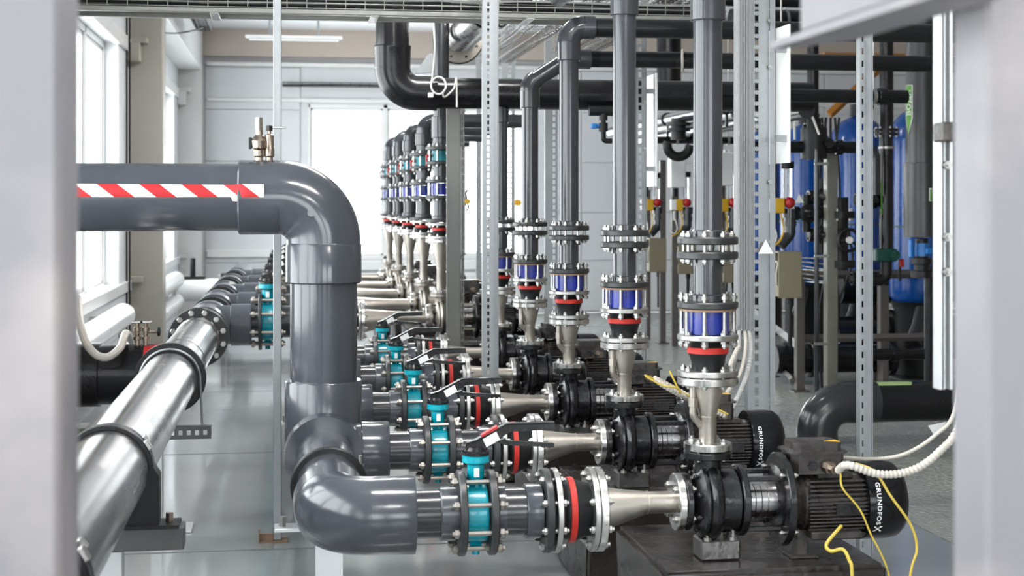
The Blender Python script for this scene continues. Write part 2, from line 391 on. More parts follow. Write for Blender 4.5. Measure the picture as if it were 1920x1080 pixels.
# ------------------------------------------------------------------ heating tubes under the windows
def tube_radiator(y0, y1, lab):
    t = thing('tube_radiator', lab, 'radiator', (-1.4, 0, 0))
    for z in (.70, .42):
        obj('heating_tube', MB().lathe([(0, .03), (.004, .075), (.03, .1), (y1-y0-.03, .1), (y1-y0-.004, .075), (y1-y0, .03)], (0, y0, z), (0, 1, 0), 28), whiteg, t)
    obj('end_riser', MB().cyl((0, y1-.14, .42), (0, 0, 1), .28, .03, 14).cyl((0, y0+.14, .42), (0, 0, 1), .28, .03, 14), whiteg, t)
    obj('wall_bracket', MB().box(-.15, -.05, y1-1.0, y1-.95, .38, .76).box(-.15, -.05, y0+1.0, y0+1.05, .38, .76), greyc, t)
    v = obj('valve', MB().cyl((.02, y0+.35, .79), (0, 0, 1), .07, .018, 12).cyl((.02, y0+.35, .83), (0, 1, 0), .10, .014, 12), bronze, t)
    obj('handle', MB().box(.0, .04, y0+.30, y0+.50, .86, .875, .004), redpl, v)
    return t
tube_radiator(9.4, 13.0, 'white twin tube radiator under the near left window')
tube_radiator(15.9, 18.9, 'white twin tube radiator under the far left window, beyond the taupe column')
hs = spline([(-1.1749, 8.6, 1.114), (-1.1228, 8.3, 1.003), (-1.0817, 8.2, 0.912), (-1.0265, 8.2, 0.84), (-0.963, 8.2, 0.827), (-0.913, 8.3, 0.865), (-0.914, 8.6, 0.917), (-0.9654, 9.4, .80)], 8)
tag(obj('hose', MB().tube(hs, .022, 10), cream), 'cream rubber hose hanging in a loop below the twin tube radiator', 'hose')
r = thing('panel_radiator', 'long white radiator below the end wall window', 'radiator', (WX0+.1, 21.78, 0))
obj('panel', MB().box(0, 3.1, 0, .06, .18, .62, .01), whiteg, r)
f = MB()
for i in range(60): f.box(.03+i*.05, .055+i*.05, -.012, .0, .22, .58)
obj('fins', f, whiteg, r)
for x in (.3, 2.7): obj('leg', MB().box(x, x+.05, .01, .05, 0, .18), whiteg, r)

# ------------------------------------------------------------------ foreground steel out of focus
t = thing('steel_column', 'blurred lilac grey steel column along the left edge of the view', 'column')
LX = -0.2368
obj('shaft', MB().box(LX-.42, LX, 1.6, 1.745, 0.012, 4.14, .006), fgm, t)
obj('base_plate', MB().box(LX-.47, LX+.05, 1.55, 1.8, 0, .012), fgm, t)
t = thing('steel_column', 'blurred lilac grey steel column along the right edge of the view', 'column')
RX = 0.7826
obj('shaft', MB().box(RX, RX+.30, 1.6, 1.69, 0.012, 4.14, .006), fgm, t)
obj('base_plate', MB().box(RX-.05, RX+.35, 1.55, 1.74, 0, .012), fgm, t)
BX, BZ = 0.6671, 1.876
t = thing('bracket_beam', 'blurred pale steel angle beam jutting in at the top beside the right column', 'beam')
obj('web', MB().box(BX, BX+.012, .9, 1.9, BZ, BZ+.3, .003), fgm, t)
obj('flange', MB().prism([(BX, .9), (BX+.075, .9), (BX+.075, 1.9), (BX+.02, 2.02), (BX, 2.02)], BZ-.01, BZ, 'XY'), fgm, t)
obj('end_leg', MB().box(BX+.2, RX+.28, 1.61, 1.68, BZ+.02, BZ+.1), fgm, t)
# aluminium rail with clamps just before the right column
t = thing('slotted_rail', 'bright aluminium rail with clamps hanging in front of the right steel column', 'rail')
x0, x1, zb = 1.4525, 1.4831, 1.227
r_ = MB().box(x0, x0+.006, 3.2, 3.24, zb, 4.14).box(x1-.006, x1, 3.2, 3.24, zb, 4.14).box(x0, x1, 3.235, 3.24, zb, 4.14).box(x0+.010, x0+.013, 3.2, 3.24, zb, 4.14)
obj('channel', r_, rail, t)
z1 = 1.809
obj('clamp', MB().box(x0-.008, x1+.002, 3.16, 3.22, z1-.022, z1+.022, .004), motorm, t)
for py in (1.735, 1.572, 1.493):
    obj('bolt', MB().lathe([(0, .010), (.012, .010), (.012, .006), (.022, .006)], ((x0+x1)/2, 3.2, py), (0, -1, 0), 6), zinc, t)

# ------------------------------------------------------------------ big taped feed pipe, elbow, riser and the suction header
t = thing('feed_pipe', 'big grey plastic feed pipe with red and white hazard tape and a wide elbow', 'pipe')
FY, FZ, FX = 6.5, 1.673, 0.1413
obj('horizontal_pipe', MB().cyl((-1.55, FY, FZ), (1, 0, 0), 1.55+-0.2147+.1, .144, 48), pvc, t)
e0 = -0.2215; e1 = -0.0522; zs0, zs1 = 1.304, 1.477
obj('socket', MB().lathe([(0, .145), (0, .155), (.006, .160), (e1-e0, .160)], (e0, FY, FZ), (1, 0, 0), 48), pvc, t)
ew = MB().tube([(e1, FY, FZ)] + arc((FX, FY, FZ), (1,0,0), (0,0,-1), FX-e1-.002, 14) + [(FX, FY, zs1-.02)], .1585, 48)
obj('elbow', ew, pvc, t)
obj('lower_socket', MB().lathe([(0, .145), (0, .158), (.006, .163), (zs1-zs0-.01, .163), (zs1-zs0, .158)], (FX, FY, zs0), (0, 0, 1), 48), pvc, t)
obj('vertical_pipe', MB().cyl((FX, FY, .85), (0, 0, 1), zs0-.82, .144, 48), pvc, t)
mk = MB().lathe([(0, .011), (0, .016), (.007, .016), (.007, .011)], (FX-.056, FY-.157, FZ-.066), (0, -1, 0), 20, loop=True).cyl((FX-.056, FY-.157, FZ-.066), (0,-1,0), .004, .011, 14)
obj('mould_mark', mk, pvc, t)
# tape: a thin band lying on the front of the pipe
tp = MB(); v = []; q = []
ta0, ta1 = math.radians(-12), math.radians(15.5); nx = 24; na = 5; tx0, tx1 = -1.2, -0.111
for i in range(nx+1):
    x = tx0+(tx1-tx0)*i/nx; sl = -.045*(x-tx0)
    r = .1455 if x < e0-.004 else .1615
    for k in range(na+1):
        a = ta0+(ta1-ta0)*k/na + sl; v.append((x, FY-r*math.cos(a), FZ+.02+r*math.sin(a)*.98))
for i in range(nx):
    for k in range(na): q.append((i*(na+1)+k, (i+1)*(na+1)+k, (i+1)*(na+1)+k+1, i*(na+1)+k+1))
tp.add(v, q); obj('hazard_tape', tp, tapem, t, 'red and white slanted stripe tape')

# brass air vents on the elbow
def air_vent(x, lab, tall):
    t = thing('air_vent', lab, 'vent valve', (x, FY, FZ+.157))
    obj('body', MB().lathe([(0, .017), (.015, .017), (.02, .024), (.045, .026), (.05, .02), (.055, .030), (.085, .034), (.105, .022), (.11, .016), (.16, .016)] if tall else
                           [(0, .017), (.015, .017), (.02, .022), (.05, .022), (.055, .019), (.11, .019), (.115, .008), (.13, .008)], (0,0,0), (0,0,1), 18), bronze, t)
    if tall:
        obj('cap', MB().cyl((0, 0, .13), (0,0,1), .055, .018, 6), flg, t); obj('lever', MB().box(-.045, -.03, -.008, .008, .05, .10, .003), rubber, t)
    else:
        obj('cap', MB().lathe([(.128, .006), (.13, .016), (.15, .016), (.152, .006)], (0,0,0), (0,0,1), 6), rubber, t)
        obj('lever', MB().box(0, .07, -.006, .006, .138, .146, .002), zinc, t)
air_vent(-0.1336, 'stout brass air vent with a bright cap on the taped pipe elbow', True)
air_vent(-0.0907, 'slim brass drain cock with black knob on the taped pipe elbow', False)

# suction header of the front pumps
PY = [5.0, 6.3, 7.6, 8.87, 10.16]; AZ = .605; HX = .14
t = thing('suction_header', 'grey plastic suction header with tees running behind the front elbow', 'pipe')
obj('run_pipe', MB().cyl((HX, 5.2, AZ), (0,1,0), 5.5, .120, 40), pvc, t)
el = MB().tube(arc((HX, 5.0, AZ), (0,-1,0), (1,0,0), .135, 14), .129, 44)
obj('elbow', el, pvc, t)
obj('elbow_socket', MB().lathe([(0, .129), (.144, .131), (.148, .129), (.148, .09)], (.262, 5.0, AZ), (1,0,0), 44), pvc, t)
obj('elbow_socket', MB().lathe([(0, .129), (.15, .133), (.156, .128), (.156, .12)], (HX, 5.135, AZ), (0,1,0), 44), pvc, t)
obj('end_cap', MB().lathe([(0, .13), (.1, .13), (.13, .11), (.14, .02)], (HX, 10.6, AZ), (0,1,0), 40), pvc, t)
for k, y in enumerate(PY[1:]):
    R = .165 if k == 0 else .136; h = .30 if k == 0 else .22
    obj('tee_body', MB().lathe([(-h, R-.02), (-h, R), (-h+.10, R+.003), (-h+.105, R-.004), (h-.105, R-.004), (h-.1, R+.003), (h, R), (h, R-.02)], (HX, y+(.18 if k == 0 else 0), AZ), (0,1,0), 44), pvc, t)
    obj('branch_socket', MB().lathe([(0, .118), (.15, .120), (.155, .124), (.262, .124), (.268, .12), (.268, .085)], (HX, y, AZ), (1,0,0), 40), pvc, t)
obj('riser_socket', MB().lathe([(0, .166), (.272, .166), (.28, .161), (.28, .143)], (HX, FY, AZ), (0,0,1), 48), pvc, t)
for i, (y, lab) in enumerate(((5.56, 'black strap clamp with steel saddle around the suction header behind the front elbow'), (8.2, 'black strap clamp around the suction header between the third and fourth branch'))):
    c = thing('pipe_clamp', lab, 'pipe clamp', (HX, y, 0))
    obj('strap', MB().ring(-.02, .02, .119, .142, (0,0,AZ), (0,1,0), 44, .004).ring(.022, .04, .119, .134, (0,0,AZ), (0,1,0), 44), rubber, c)
    obj('screw', MB().cyl((.115, -.01, AZ+.06), (0,0,1), .05, .008, 8), zinc, c)
    obj('saddle_plate', MB().box(-.20, .20, -.05, .05, AZ-.16, AZ-.145, .003), rail, c)
    obj('saddle', MB().prism([(-.10, AZ-.145), (.10, AZ-.145), (.06, AZ-.105), (-.06, AZ-.105)], -.03, .03), rubber, c)
    obj('bolt', MB().cyl((-.17, 0, AZ-.145), (0,0,1), .035, .014, 6), zinc, c); obj('bolt', MB().cyl((.17, 0, AZ-.145), (0,0,1), .035, .014, 6), zinc, c)
    obj('leg', MB().box(-.05, .05, -.03, .03, .012, AZ-.16), rail, c)
    obj('base_plate', MB().box(-.1, .1, -.09, .09, 0, .012), rail, c)

# thin galvanised post behind the elbow
t = thing('square_post', 'slim galvanised square post behind the taped pipe elbow', 'post', (-0.0643, 7.37, 0))
obj('tube', MB().box(-.02, .02, -.02, .02, .008, 4.14, .003), galv, t)
obj('base_angle', MB().box(-.09, .05, -.045, .045, 0, .008).box(-.09, -.085, -.045, .0, .008, .07).box(-.085, -.02, -.03, -.022, .008, .045), brown, t)

# stainless main on the left, and the grey header it becomes
SX, SZ = -.60, .765
t = thing('stainless_main', 'polished stainless steel main sloping across the lower left with a bolted black flange', 'pipe')
obj('barrel', MB().lathe([(0, .136), (5.35, .136), (5.352, .139), (5.365, .139), (5.367, .136), (7.0, .136)], (SX, 3.0, SZ), (0,1,0), 56), steel, t)
obj('collar', MB().lathe([(0, .136), (.01, .143), (.12, .143), (.13, .136)], (SX, 9.8, SZ), (0,1,0), 48), steel, t)
obj('backing_flange', MB().ring(0, .035, .138, .195, (SX, 9.98, SZ), (0,1,0), 56, .004), backing, t)
obj('mating_flange', MB().ring(0, .04, .12, .195, (SX, 10.03, SZ), (0,1,0), 56, .004), backing, t)
me = bolt_mesh(.09, .024, zinc)
for i in range(12):
    a = 2*PI*(i+.5)/12
    o = obj('bolt', me, None, t, loc=(SX+.167*math.cos(a), 9.98, SZ+.167*math.sin(a)), rot=(0, 0, PI/2))
GY = [11.0, 12.45, 13.9, 15.35, 16.8]
t = thing('branch_header', 'grey plastic header with tees beyond the black flange of the stainless main', 'pipe')
obj('run_pipe', MB().cyl((SX, 10.07, SZ), (0,1,0), 9.3, .135, 40), pvc, t)
for y in GY:
    obj('tee_body', MB().lathe([(-.36, .14), (-.36, .157), (-.2, .159), (-.19, .15), (.19, .15), (.2, .159), (.36, .157), (.36, .14)], (SX, y, SZ), (0,1,0), 44), pvc, t)
    obj('branch_socket', MB().lathe([(0, .14), (.17, .142), (.175, .152), (.315, .152), (.32, .148), (.32, .11)], (SX, y, SZ), (1,0,0), 40), pvc, t)
    obj('strap', MB().ring(-.02, .02, .134, .16, (SX, y-.72, SZ), (0,1,0), 44), rubber, t)
# supports of the stainless main
def main_support(y, lab, near):
    c = thing('pipe_support', lab, 'pipe support', (SX, y, 0))
    if near:
        obj('strap', MB().ring(-.045, -.012, .137, .152, (0,0,SZ), (0,1,0), 52, .003).ring(.0, .03, .137, .150, (0,0,SZ), (0,1,0), 52, .003), rubber, c)
        obj('buckle', MB().box(-.018, .018, -.042, -.012, .148, .164, .003, Matrix.Translation((0,0,SZ)) @ Matrix.Rotation(math.radians(58), 4, 'Y')).box(-.014, .014, .002, .03, .148, .164, .003, Matrix.Translation((0,0,SZ)) @ Matrix.Rotation(math.radians(52), 4, 'Y')), zinc, c)
        obj('saddle', MB().prism([(-.17, .585), (.17, .585), (.17, SZ-.02), (.145, SZ+.02), (.1, SZ-.095), (0, SZ-.137), (-.1, SZ-.095), (-.145, SZ+.02), (-.17, SZ-.02)], -.05, .035), rubber, c)
        obj('cross_beam', MB().box(-.27, .25, -.05, .05, .50, .575, .004), beamp, c)
        obj('slide_plate', MB().box(-.24, .235, -.06, .06, .575, .585), rubber, c)
        obj('bolt', MB().cyl((.20, 0, .585), (0,0,1), .03, .014, 6), bronze, c); obj('bolt', MB().cyl((-.2, 0, .585), (0,0,1), .03, .014, 6), bronze, c)
        obj('leg', MB().box(-.05, .05, -.04, .04, .012, .50, .003), rail, c)
    else:
        obj('strap', MB().ring(-.02, .02, .136, .178, (0,0,SZ), (0,1,0), 52, .003), rubber, c)
        obj('u_bolt', MB().tube([(.16, -.06, SZ-.23)] + [(.150*math.cos(a), -.04, SZ+.150*math.sin(a)) for a in [PI*i/18 for i in range(19)]] + [(-.16, -.06, SZ-.23)], .006, 8), galv, c)
        pb = MB(); zb = SZ-.27
        pb.box(-.22, .205, -.05, -.045, zb-.032, zb-.012).box(-.22, .205, -.05, -.045, zb+.012, zb+.032)
        for i in range(11): pb.box(-.22+i*.0405, -.202+i*.0405+.003, -.05, -.045, zb-.012, zb+.012)
        pb.box(-.22, .205, -.045, .0, zb+.027, zb+.032)
        obj('perforated_channel', pb, beamp, c)
        obj('leg', MB().box(-.10, -.04, .02, .08, .012, SZ-.15, .003), rail, c)
    obj('base_plate', MB().box(-.14, .11, -.09, .12, 0, .012, .003), rail, c)
main_support(5.1, 'black saddle support on a grey beam under the near part of the stainless main', True)
main_support(7.7, 'black ring clamp with perforated channel holding the middle of the stainless main', False)
main_support(3.55, 'black saddle support under the stainless main at the lower left corner', True)

# black side pipe that feeds the stainless main from the wall
t = thing('side_pipe', 'thick black pipe running from the left wall into the stainless main', 'pipe')
BY, BZ2 = 8.5, .70
obj('barrel', MB().cyl((-1.54, BY, BZ2), (1,0,0), .86, .165, 44), blackpipe, t)
obj('coupling', MB().lathe([(0, .165), (.005, .176), (.16, .176), (.165, .165)], (-1.2, BY, BZ2), (1,0,0), 44), blackpipe, t)
ap = MB(); v = []; q = []
for i in range(9):
    x = -0.7996 + .09*i/8
    h0 = math.radians(14 + 26*abs(i/8-.1)); h1 = math.radians(84 - 12*(1-i/8))
    for k in range(7):
        a = h0+(h1-h0)*k/6; v.append((x, BY-.1668*math.cos(a), BZ2+.1668*math.sin(a)))
for i in range(8):
    for k in range(6): q.append((i*7+k, (i+1)*7+k, (i+1)*7+k+1, i*7+k+1))
ap.add(v, q); obj('red_patch', ap, redpl, t, 'red leaf shaped sticker')
obj('support_foot', MB().box(-1.5, -1.1, BY-.12, BY+.12, 0, .42, .01).box(-1.45, -1.15, BY-.3, BY-.12, .40, .43), postg, t)
for px, lab, n in ((258, 'left of two small brass sampling valves on the thick black side pipe', 0), (276, 'right one of two small brass sampling valves on the side pipe, with a black knob', 1)):
    x = {258: -0.84, 276: -0.7939}[px]
    s_ = thing('sampling_valve', lab, 'valve', (x, BY-.02, BZ2+.16))
    obj('body', MB().lathe([(0, .016), (.03, .016), (.032, .022), (.05, .022), (.052, .014), (.075, .014), (.078, .021), (.10, .021), (.102, .012), (.125, .012)], (0,0,0), (0,0,1), 14), bronze, s_)
    obj('tee_handle', MB().box(-.032, .032, -.008, .008, .122, .136, .003), flg, s_)
    if n: 
        obj('spindle', MB().cyl((0, 0, .075), (1, 0, 0), .06, .009, 10), bronze, s_); obj('knob', MB().lathe([(0, .012), (.004, .026), (.018, .026), (.022, .012)], (.06, 0, .075), (1,0,0), 12), rubber, s_)

# pale crossing pipe near the end wall
t = thing('crossing_pipe', 'pale grey crossing pipe with a bolted flange in front of the end wall', 'pipe')
CY = 19.6; CZ = 0.525; cx = -0.8845
obj('barrel', MB().cyl((-1.5, CY, CZ), (1,0,0), 1.5+cx, .148, 36), whiteg, t)
obj('flange', MB().ring(0, .05, .14, .22, (cx, CY, CZ), (1,0,0), 36).ring(.07, .12, .1, .22, (cx, CY, CZ), (1,0,0), 36), backing, t)
obj('collar', MB().cyl((cx+.12, CY, CZ), (1,0,0), .16, .165, 32), pvc, t)
obj('spool', MB().cyl((cx+.28, CY, CZ), (1,0,0), 1.3, .14, 32), pvc, t)
bolts(t, 10, .19, cx-.01, cx+.13, .022, zinc, y=CY, z=CZ)
obj('drain_valve', MB().box(cx-.55, cx-.2, CY-.06, CY+.06, CZ+.15, CZ+.175).cyl((cx-.36, CY, CZ+.17), (0,0,1), .24, .035, 14), rubber, t)
obj('support_leg', MB().box(-.9, -.8, CY-.05, CY+.05, 0, CZ-.14).box(.25, .35, CY-.05, CY+.05, 0, CZ-.13), galv, t)

# ------------------------------------------------------------------ pump line components, built along local +X
ORD = ['first', 'second', 'third', 'fourth', 'fifth']
def suction_spool(lab, x0, x1, r, Rf, grp):
    """pipe stub with a solvent collar and a loose backing flange"""
    t = thing('branch_pipe', lab, 'pipe', group=grp)
    obj('pipe', MB().cyl((x0-.03, 0, 0), (1,0,0), x1-x0+.03, r, 36), pvcd, t)
    obj('collar', MB().lathe([(x0+.083, r), (x0+.083, r+.008), (x0+.087, r+.011), (x1-.008, r+.011), (x1, r+.004)], n=36), pvc, t)
    obj('flange', MB().ring(x1-.025, x1, r+.004, Rf, n=44, ch=.004), backing, t)
    return t
def butterfly_valve(lab, x, w, r, Rf, s, grp):
    t = thing('butterfly_valve', lab, 'valve', group=grp)
    h = w/2
    obj('body', MB().lathe([(x-h, r-.01), (x-h, r), (x-h*.75, r*1.02), (x+h*.75, r*1.02), (x+h, r), (x+h, r-.01)], n=40).cyl((x, 0, -r-.045*s), (0,0,1), .06*s, .013*s, 12).cyl((x, 0, -r-.02*s), (0,0,1), .03*s, .022*s, 6), teal, t)
    nk = MB().lathe([(r*.92, .020*s), (r+.012*s, .024*s), (r+.03*s, .029*s), (.163*s, .029*s), (.170*s, .040*s), (.172*s, .046*s), (.192*s, .046*s), (.195*s, .042*s)], (x,0,0), (0,0,1), 28)
    nk.box(x-.006*s, x+.006*s, -.032*s, -.02*s, r-.02*s, r+.02*s, .002)
    n = obj('neck', nk, teal, t)
    obj('label_plate', MB().box(x-.009*s, x+.009*s, -.0315*s, -.028*s, r+.03*s, .155*s, .001), paper, n)
    dk = MB().lathe([(.195*s, .044*s), (.197*s, .047*s), (.205*s, .047*s), (.21*s, .036*s), (.222*s, .030*s), (.226*s, .012*s), (.238*s, .011*s), (.24*s, .008*s)], (x,0,0), (0,0,1), 24)
    for i in range(14):
        a = 2*PI*i/14; dk.box(x+.043*s*math.cos(a)-.003, x+.043*s*math.cos(a)+.003, .043*s*math.sin(a)-.003, .043*s*math.sin(a)+.003, .2*s, .212*s)
    obj('notch_plate', dk, iron, t)
    lv = MB(); q = lambda pts: [(x+a*s, b*s) for a, b in pts]
    lv.prism(q([(-.035, .207), (-.03, .235), (.0, .243), (.088, .290), (.105, .298), (.268, .300), (.270, .277), (.118, .272), (.10, .262), (.055, .232), (.03, .212)]), -.016*s, -.010*s)
    lv.prism(q([(-.035, .207), (-.03, .235), (.0, .243), (.088, .290), (.105, .298), (.268, .300), (.270, .277), (.118, .272), (.10, .262), (.055, .232), (.03, .212)]), .010*s, .016*s)
    lv.prism(q([(-.03, .231), (.0, .239), (.088, .286), (.105, .294), (.268, .296), (.268, .301), (.105, .300), (.086, .292), (-.002, .246), (-.032, .238)]), -.016*s, .016*s)
    lo = obj('lever', lv, iron, t)
    obj('trigger', MB().prism(q([(.07, .238), (.10, .250), (.105, .242), (.165, .236), (.267, .228), (.267, .213), (.26, .216), (.25, .212), (.24, .217), (.23, .213), (.22, .218), (.16, .222), (.10, .226)]), -.009*s, .009*s), iron, lo)
    obj('lever_label', MB().prism(q([(.035, .222), (.081, .247), (.068, .274), (.022, .249)]), -.0175*s, -.0163*s), paper, lo, 'white printed label')
    obj('grip_strip', MB().prism(q([(.02, .256), (.075, .285), (.072, .292), (.017, .262)]), -.017*s, .017*s), redpl, lo, 'red strip')
    bolts(t, 8, (r+Rf)/2+.002, x-h-.035*s, x+h+.035*s, .020*s, rodm, ph=PI/8)
    return t
def pipe_spool(lab, x0, x1, r, Rf, grp):
    t = thing('pipe_spool', lab, 'pipe', group=grp)
    obj('pipe', MB().cyl((x0+.003, 0, 0), (1,0,0), x1-x0-.006, r, 36), pvcd, t)
    obj('collar', MB().lathe([(x0+.03, r), (x0+.03, r+.010), (x0+.055, r+.010), (x0+.055, r)], n=36), pvc, t)
    obj('collar', MB().lathe([(x1-.085, r), (x1-.085, r+.010), (x1-.082, r+.012), (x1-.03, r+.012), (x1-.027, r+.006)], n=36), pvc, t)
    obj('flange', MB().ring(x0, x0+.025, r+.004, Rf, n=44, ch=.004), backing, t)
    obj('flange', MB().ring(x1-.025, x1, r+.004, Rf, n=44, ch=.004), backing, t)
    return t
def expansion_joint(lab, x0, x1, rp, Rf, grp, redt, nb, pre, post, d=.016, rev=False):
    """rubber bellows between two zinc flanges; red band round the arch"""
    t = thing('expansion_joint', lab, 'expansion joint', group=grp)
    L = x1-x0; ft = .019
    obj('flange', MB().ring(x0, x0+ft, rp, Rf, n=44, ch=.003), zinc, t)
    obj('flange', MB().ring(x1-ft, x1, rp, Rf, n=44, ch=.003), zinc, t)
    g = x0+L*redt; rb = rp*1.22
    pr = [(x0+ft-.004, rp), (x0+ft+.004, rp*1.02)]
    pr += [(g-.028, rp*1.10), (g-.012, rb), (g+.012, rb), (g+.028, rp*1.12)] if not rev else [(g-.045, rp*1.0), (g-.02, rp*1.14), (g-.010, rb), (g+.012, rb), (g+.016, rp*1.16)]
    pr += [(x1-ft-.006, rp*1.03), (x1-ft+.004, rp)]
    pr = sorted(pr)
    obj('bellows', MB().lathe(pr, n=36), rubber, t)
    obj('band', MB().lathe([(g-.0115, rb), (g-.010, rb+.003), (g+.010, rb+.003), (g+.0115, rb)], n=40), red, t, 'red band')
    R = (rp*1.12+Rf)/2
    bolts(t, nb, R, x0-pre, x0+ft, d, zinc, ph=PI/nb)
    bolts(t, nb, R, x1-ft, x1+post, d, zinc, ph=PI/nb)
    return t
def suction_reducer(lab, x0, x1, r0, r1, Rf0, Rf1, off, grp, zo=0.0):
    t = thing('suction_reducer', lab, 'reducer', group=grp)
    xa = x0+.026; xb = x0+.026+(x1-x0)*.52; xe = x1-.026
    v = []; f = []; n = 36
    st = [(xa, r0, 0), (xa+.012, r0, 0), (xb, r1, off), (xe, r1, off)]
    for (x, r, z) in st:
        for k in range(n):
            a = 2*PI*k/n; v.append((x, r*math.cos(a), z+r*math.sin(a)))
    for i in range(3):
        for k in range(n): f.append((i*n+k, i*n+(k+1) % n, (i+1)*n+(k+1) % n, (i+1)*n+k))
    obj('cone', MB().add(v, f), dull, t)
    obj('large_flange', MB().ring(x0, xa, r0-.004, Rf0, n=44, ch=.003), flg, t)
    obj('small_flange', MB().ring(xe, x1, r1-.004, Rf1, (0,0,off), n=40, ch=.003), flg, t)
    w = MB().ring(xb-.0025, xb+.0025, r1-.001, r1+.0025, (0,0,off), n=36)
    obj('weld_seam', w, dull, t)
    bolts(t, 4, (r1+Rf1)/2+.004, xe, x1+.022, .016, zinc, ph=PI/4, z=off)
    return t
def discharge_reducer(lab, h, r0, r1, Rf0, Rf1, grp, side=True):
    """stands on the pump outlet: small flange below, large flange above (built along +Z)"""
    t = thing('discharge_reducer', lab, 'reducer', group=grp)
    U = (0,0,1)
    obj('cone', MB().lathe([(.02, r0), (h*.46, r0), (h*.88, r1), (h-.02, r1)], d=U, n=32), dull, t)
    obj('small_flange', MB().ring(0, .026, r0-.004, Rf0, d=U, n=40, ch=.003), flg, t)
    obj('large_flange', MB().ring(h-.026, h, r1-.006, Rf1, d=U, n=44, ch=.003), flg, t)
    obj('weld_seam', MB().ring(h*.46-.0025, h*.46+.0025, r0-.001, r0+.0025, d=U, n=32), dull, t)
    if side:
        p = bend([(-.055, -.01, h-.03), (-.055, -.01, h*.47), (-.012, -.0, h*.27)], .03, 6)
        obj('bypass_tube', MB().tube(p, .0125, 14).cyl((-.055, -.01, h*.60), U, .03, .017, 6), dull, t)
    me = bolt_mesh(.04, .016, zinc)
    for i in range(4):
        a = PI/4+PI/2*i; R = (r0+Rf0)/2+.006
        obj('bolt', me, None, t, loc=(R*math.cos(a), R*math.sin(a), -.018), rot=(0, -PI/2, 0))
    return t
def check_valve(name, lab, h, r, Rf, nb, below, above, m, grp, gasket=False, d=.016, lever=False):
    """wafer body held between flanges by long studs (built along +Z)"""
    t = thing(name, lab, 'valve', group=grp)
    U = (0,0,1)
    obj('body', MB().lathe([(0, r*.9), (0, r), (h, r), (h, r*.9)], d=U, n=36), m, t)
    if gasket: obj('gasket', MB().ring(h-.006, h+.002, r*.8, Rf*.93, d=U, n=30), brown, t, 'rusty brown gasket ring')
    me = bolt_mesh(h+below+above, d, zinc); R = (r+Rf)/2+.002
    for i in range(nb):
        a = PI/nb+2*PI*i/nb
        obj('stud', me, None, t, loc=(R*math.cos(a), R*math.sin(a), -below), rot=(0, -PI/2, 0))
    if lever:
        obj('lever', MB().cyl((-r, -.01, h*.5), (-1,0,0), .035, .012, 10).box(-r-.045, -r-.03, -.015, .0, h*.4-.07, h*.6, .004), redpl, t, 'red lever')
    return t
def riser_stub(lab, h, r, Rf, grp):
    t = thing('riser_stub', lab, 'pipe', group=grp); U = (0,0,1)
    obj('pipe', MB().cyl((0,0,.004), U, h-.008, r, 32), riserm, t)
    obj('collar', MB().lathe([(.02, r), (.02, r+.010), (.046, r+.010), (.05, r+.006), (.05, r)], d=U, n=32), riserm, t)
    obj('collar', MB().lathe([(h-.05, r), (h-.05, r+.009), (h-.02, r+.009)], d=U, n=32), riserm, t)
    obj('flange', MB().ring(0, .024, r+.004, Rf, d=U, n=44, ch=.004), backing, t)
    obj('flange', MB().ring(h-.026, h, r+.004, Rf, d=U, n=44, ch=.004), backing, t)
    me = bolt_mesh(.078, .015, zinc)
    for i in range(8):
        a = PI/8+PI/4*i; R = (r+Rf)/2+.006
        obj('bolt', me, None, t, loc=(R*math.cos(a), R*math.sin(a), h-.026), rot=(0, -PI/2, 0))
    return t
def riser_pipe(lab, r, Rf, path, socks, grp, elbows=(), run=None):
    """upper riser: flange at the foot, pipe following 'path' (local), solvent sockets at given (point, dir, length)"""
    t = thing('riser_pipe', lab, 'pipe', group=grp); U = (0,0,1)
    obj('flange', MB().ring(0, .026, r+.004, Rf, d=U, n=44, ch=.004), backing, t)
    obj('collar', MB().lathe([(.026, r), (.026, r+.010), (.046, r+.010), (.05, r+.005), (.05, r)], d=U, n=32), riserm, t)
    obj('pipe', MB().tube(path, r, 32), riserm, t)
    for c_, d1, d2, R_ in elbows: obj('elbow', MB().tube(arc(c_, d1, d2, R_, 12), r+.010, 32), riserm, t)
    if run: obj('crossing_run', MB().cyl(run[0], (1,0,0), run[1], r, 32), blackpipe, t, 'black crossing run')
    if run:
        hx = 2.3698-1.424
        obj('hanger_ring', MB().tube([(hx+.02*math.cos(2*PI*i/28), (r+.012)*math.cos(2*PI*i/28), run[0][2]+(r+.012)*math.sin(2*PI*i/28)) for i in range(28)], .008, 8, closed=True), cream, t, 'cream hanger ring')
    for p, d, L in socks:
        obj('socket', MB().lathe([(0, r), (0, r+.008), (.004, r+.011), (L-.004, r+.011), (L, r+.008), (L, r)], p, d, 32), riserm, t)
    return t

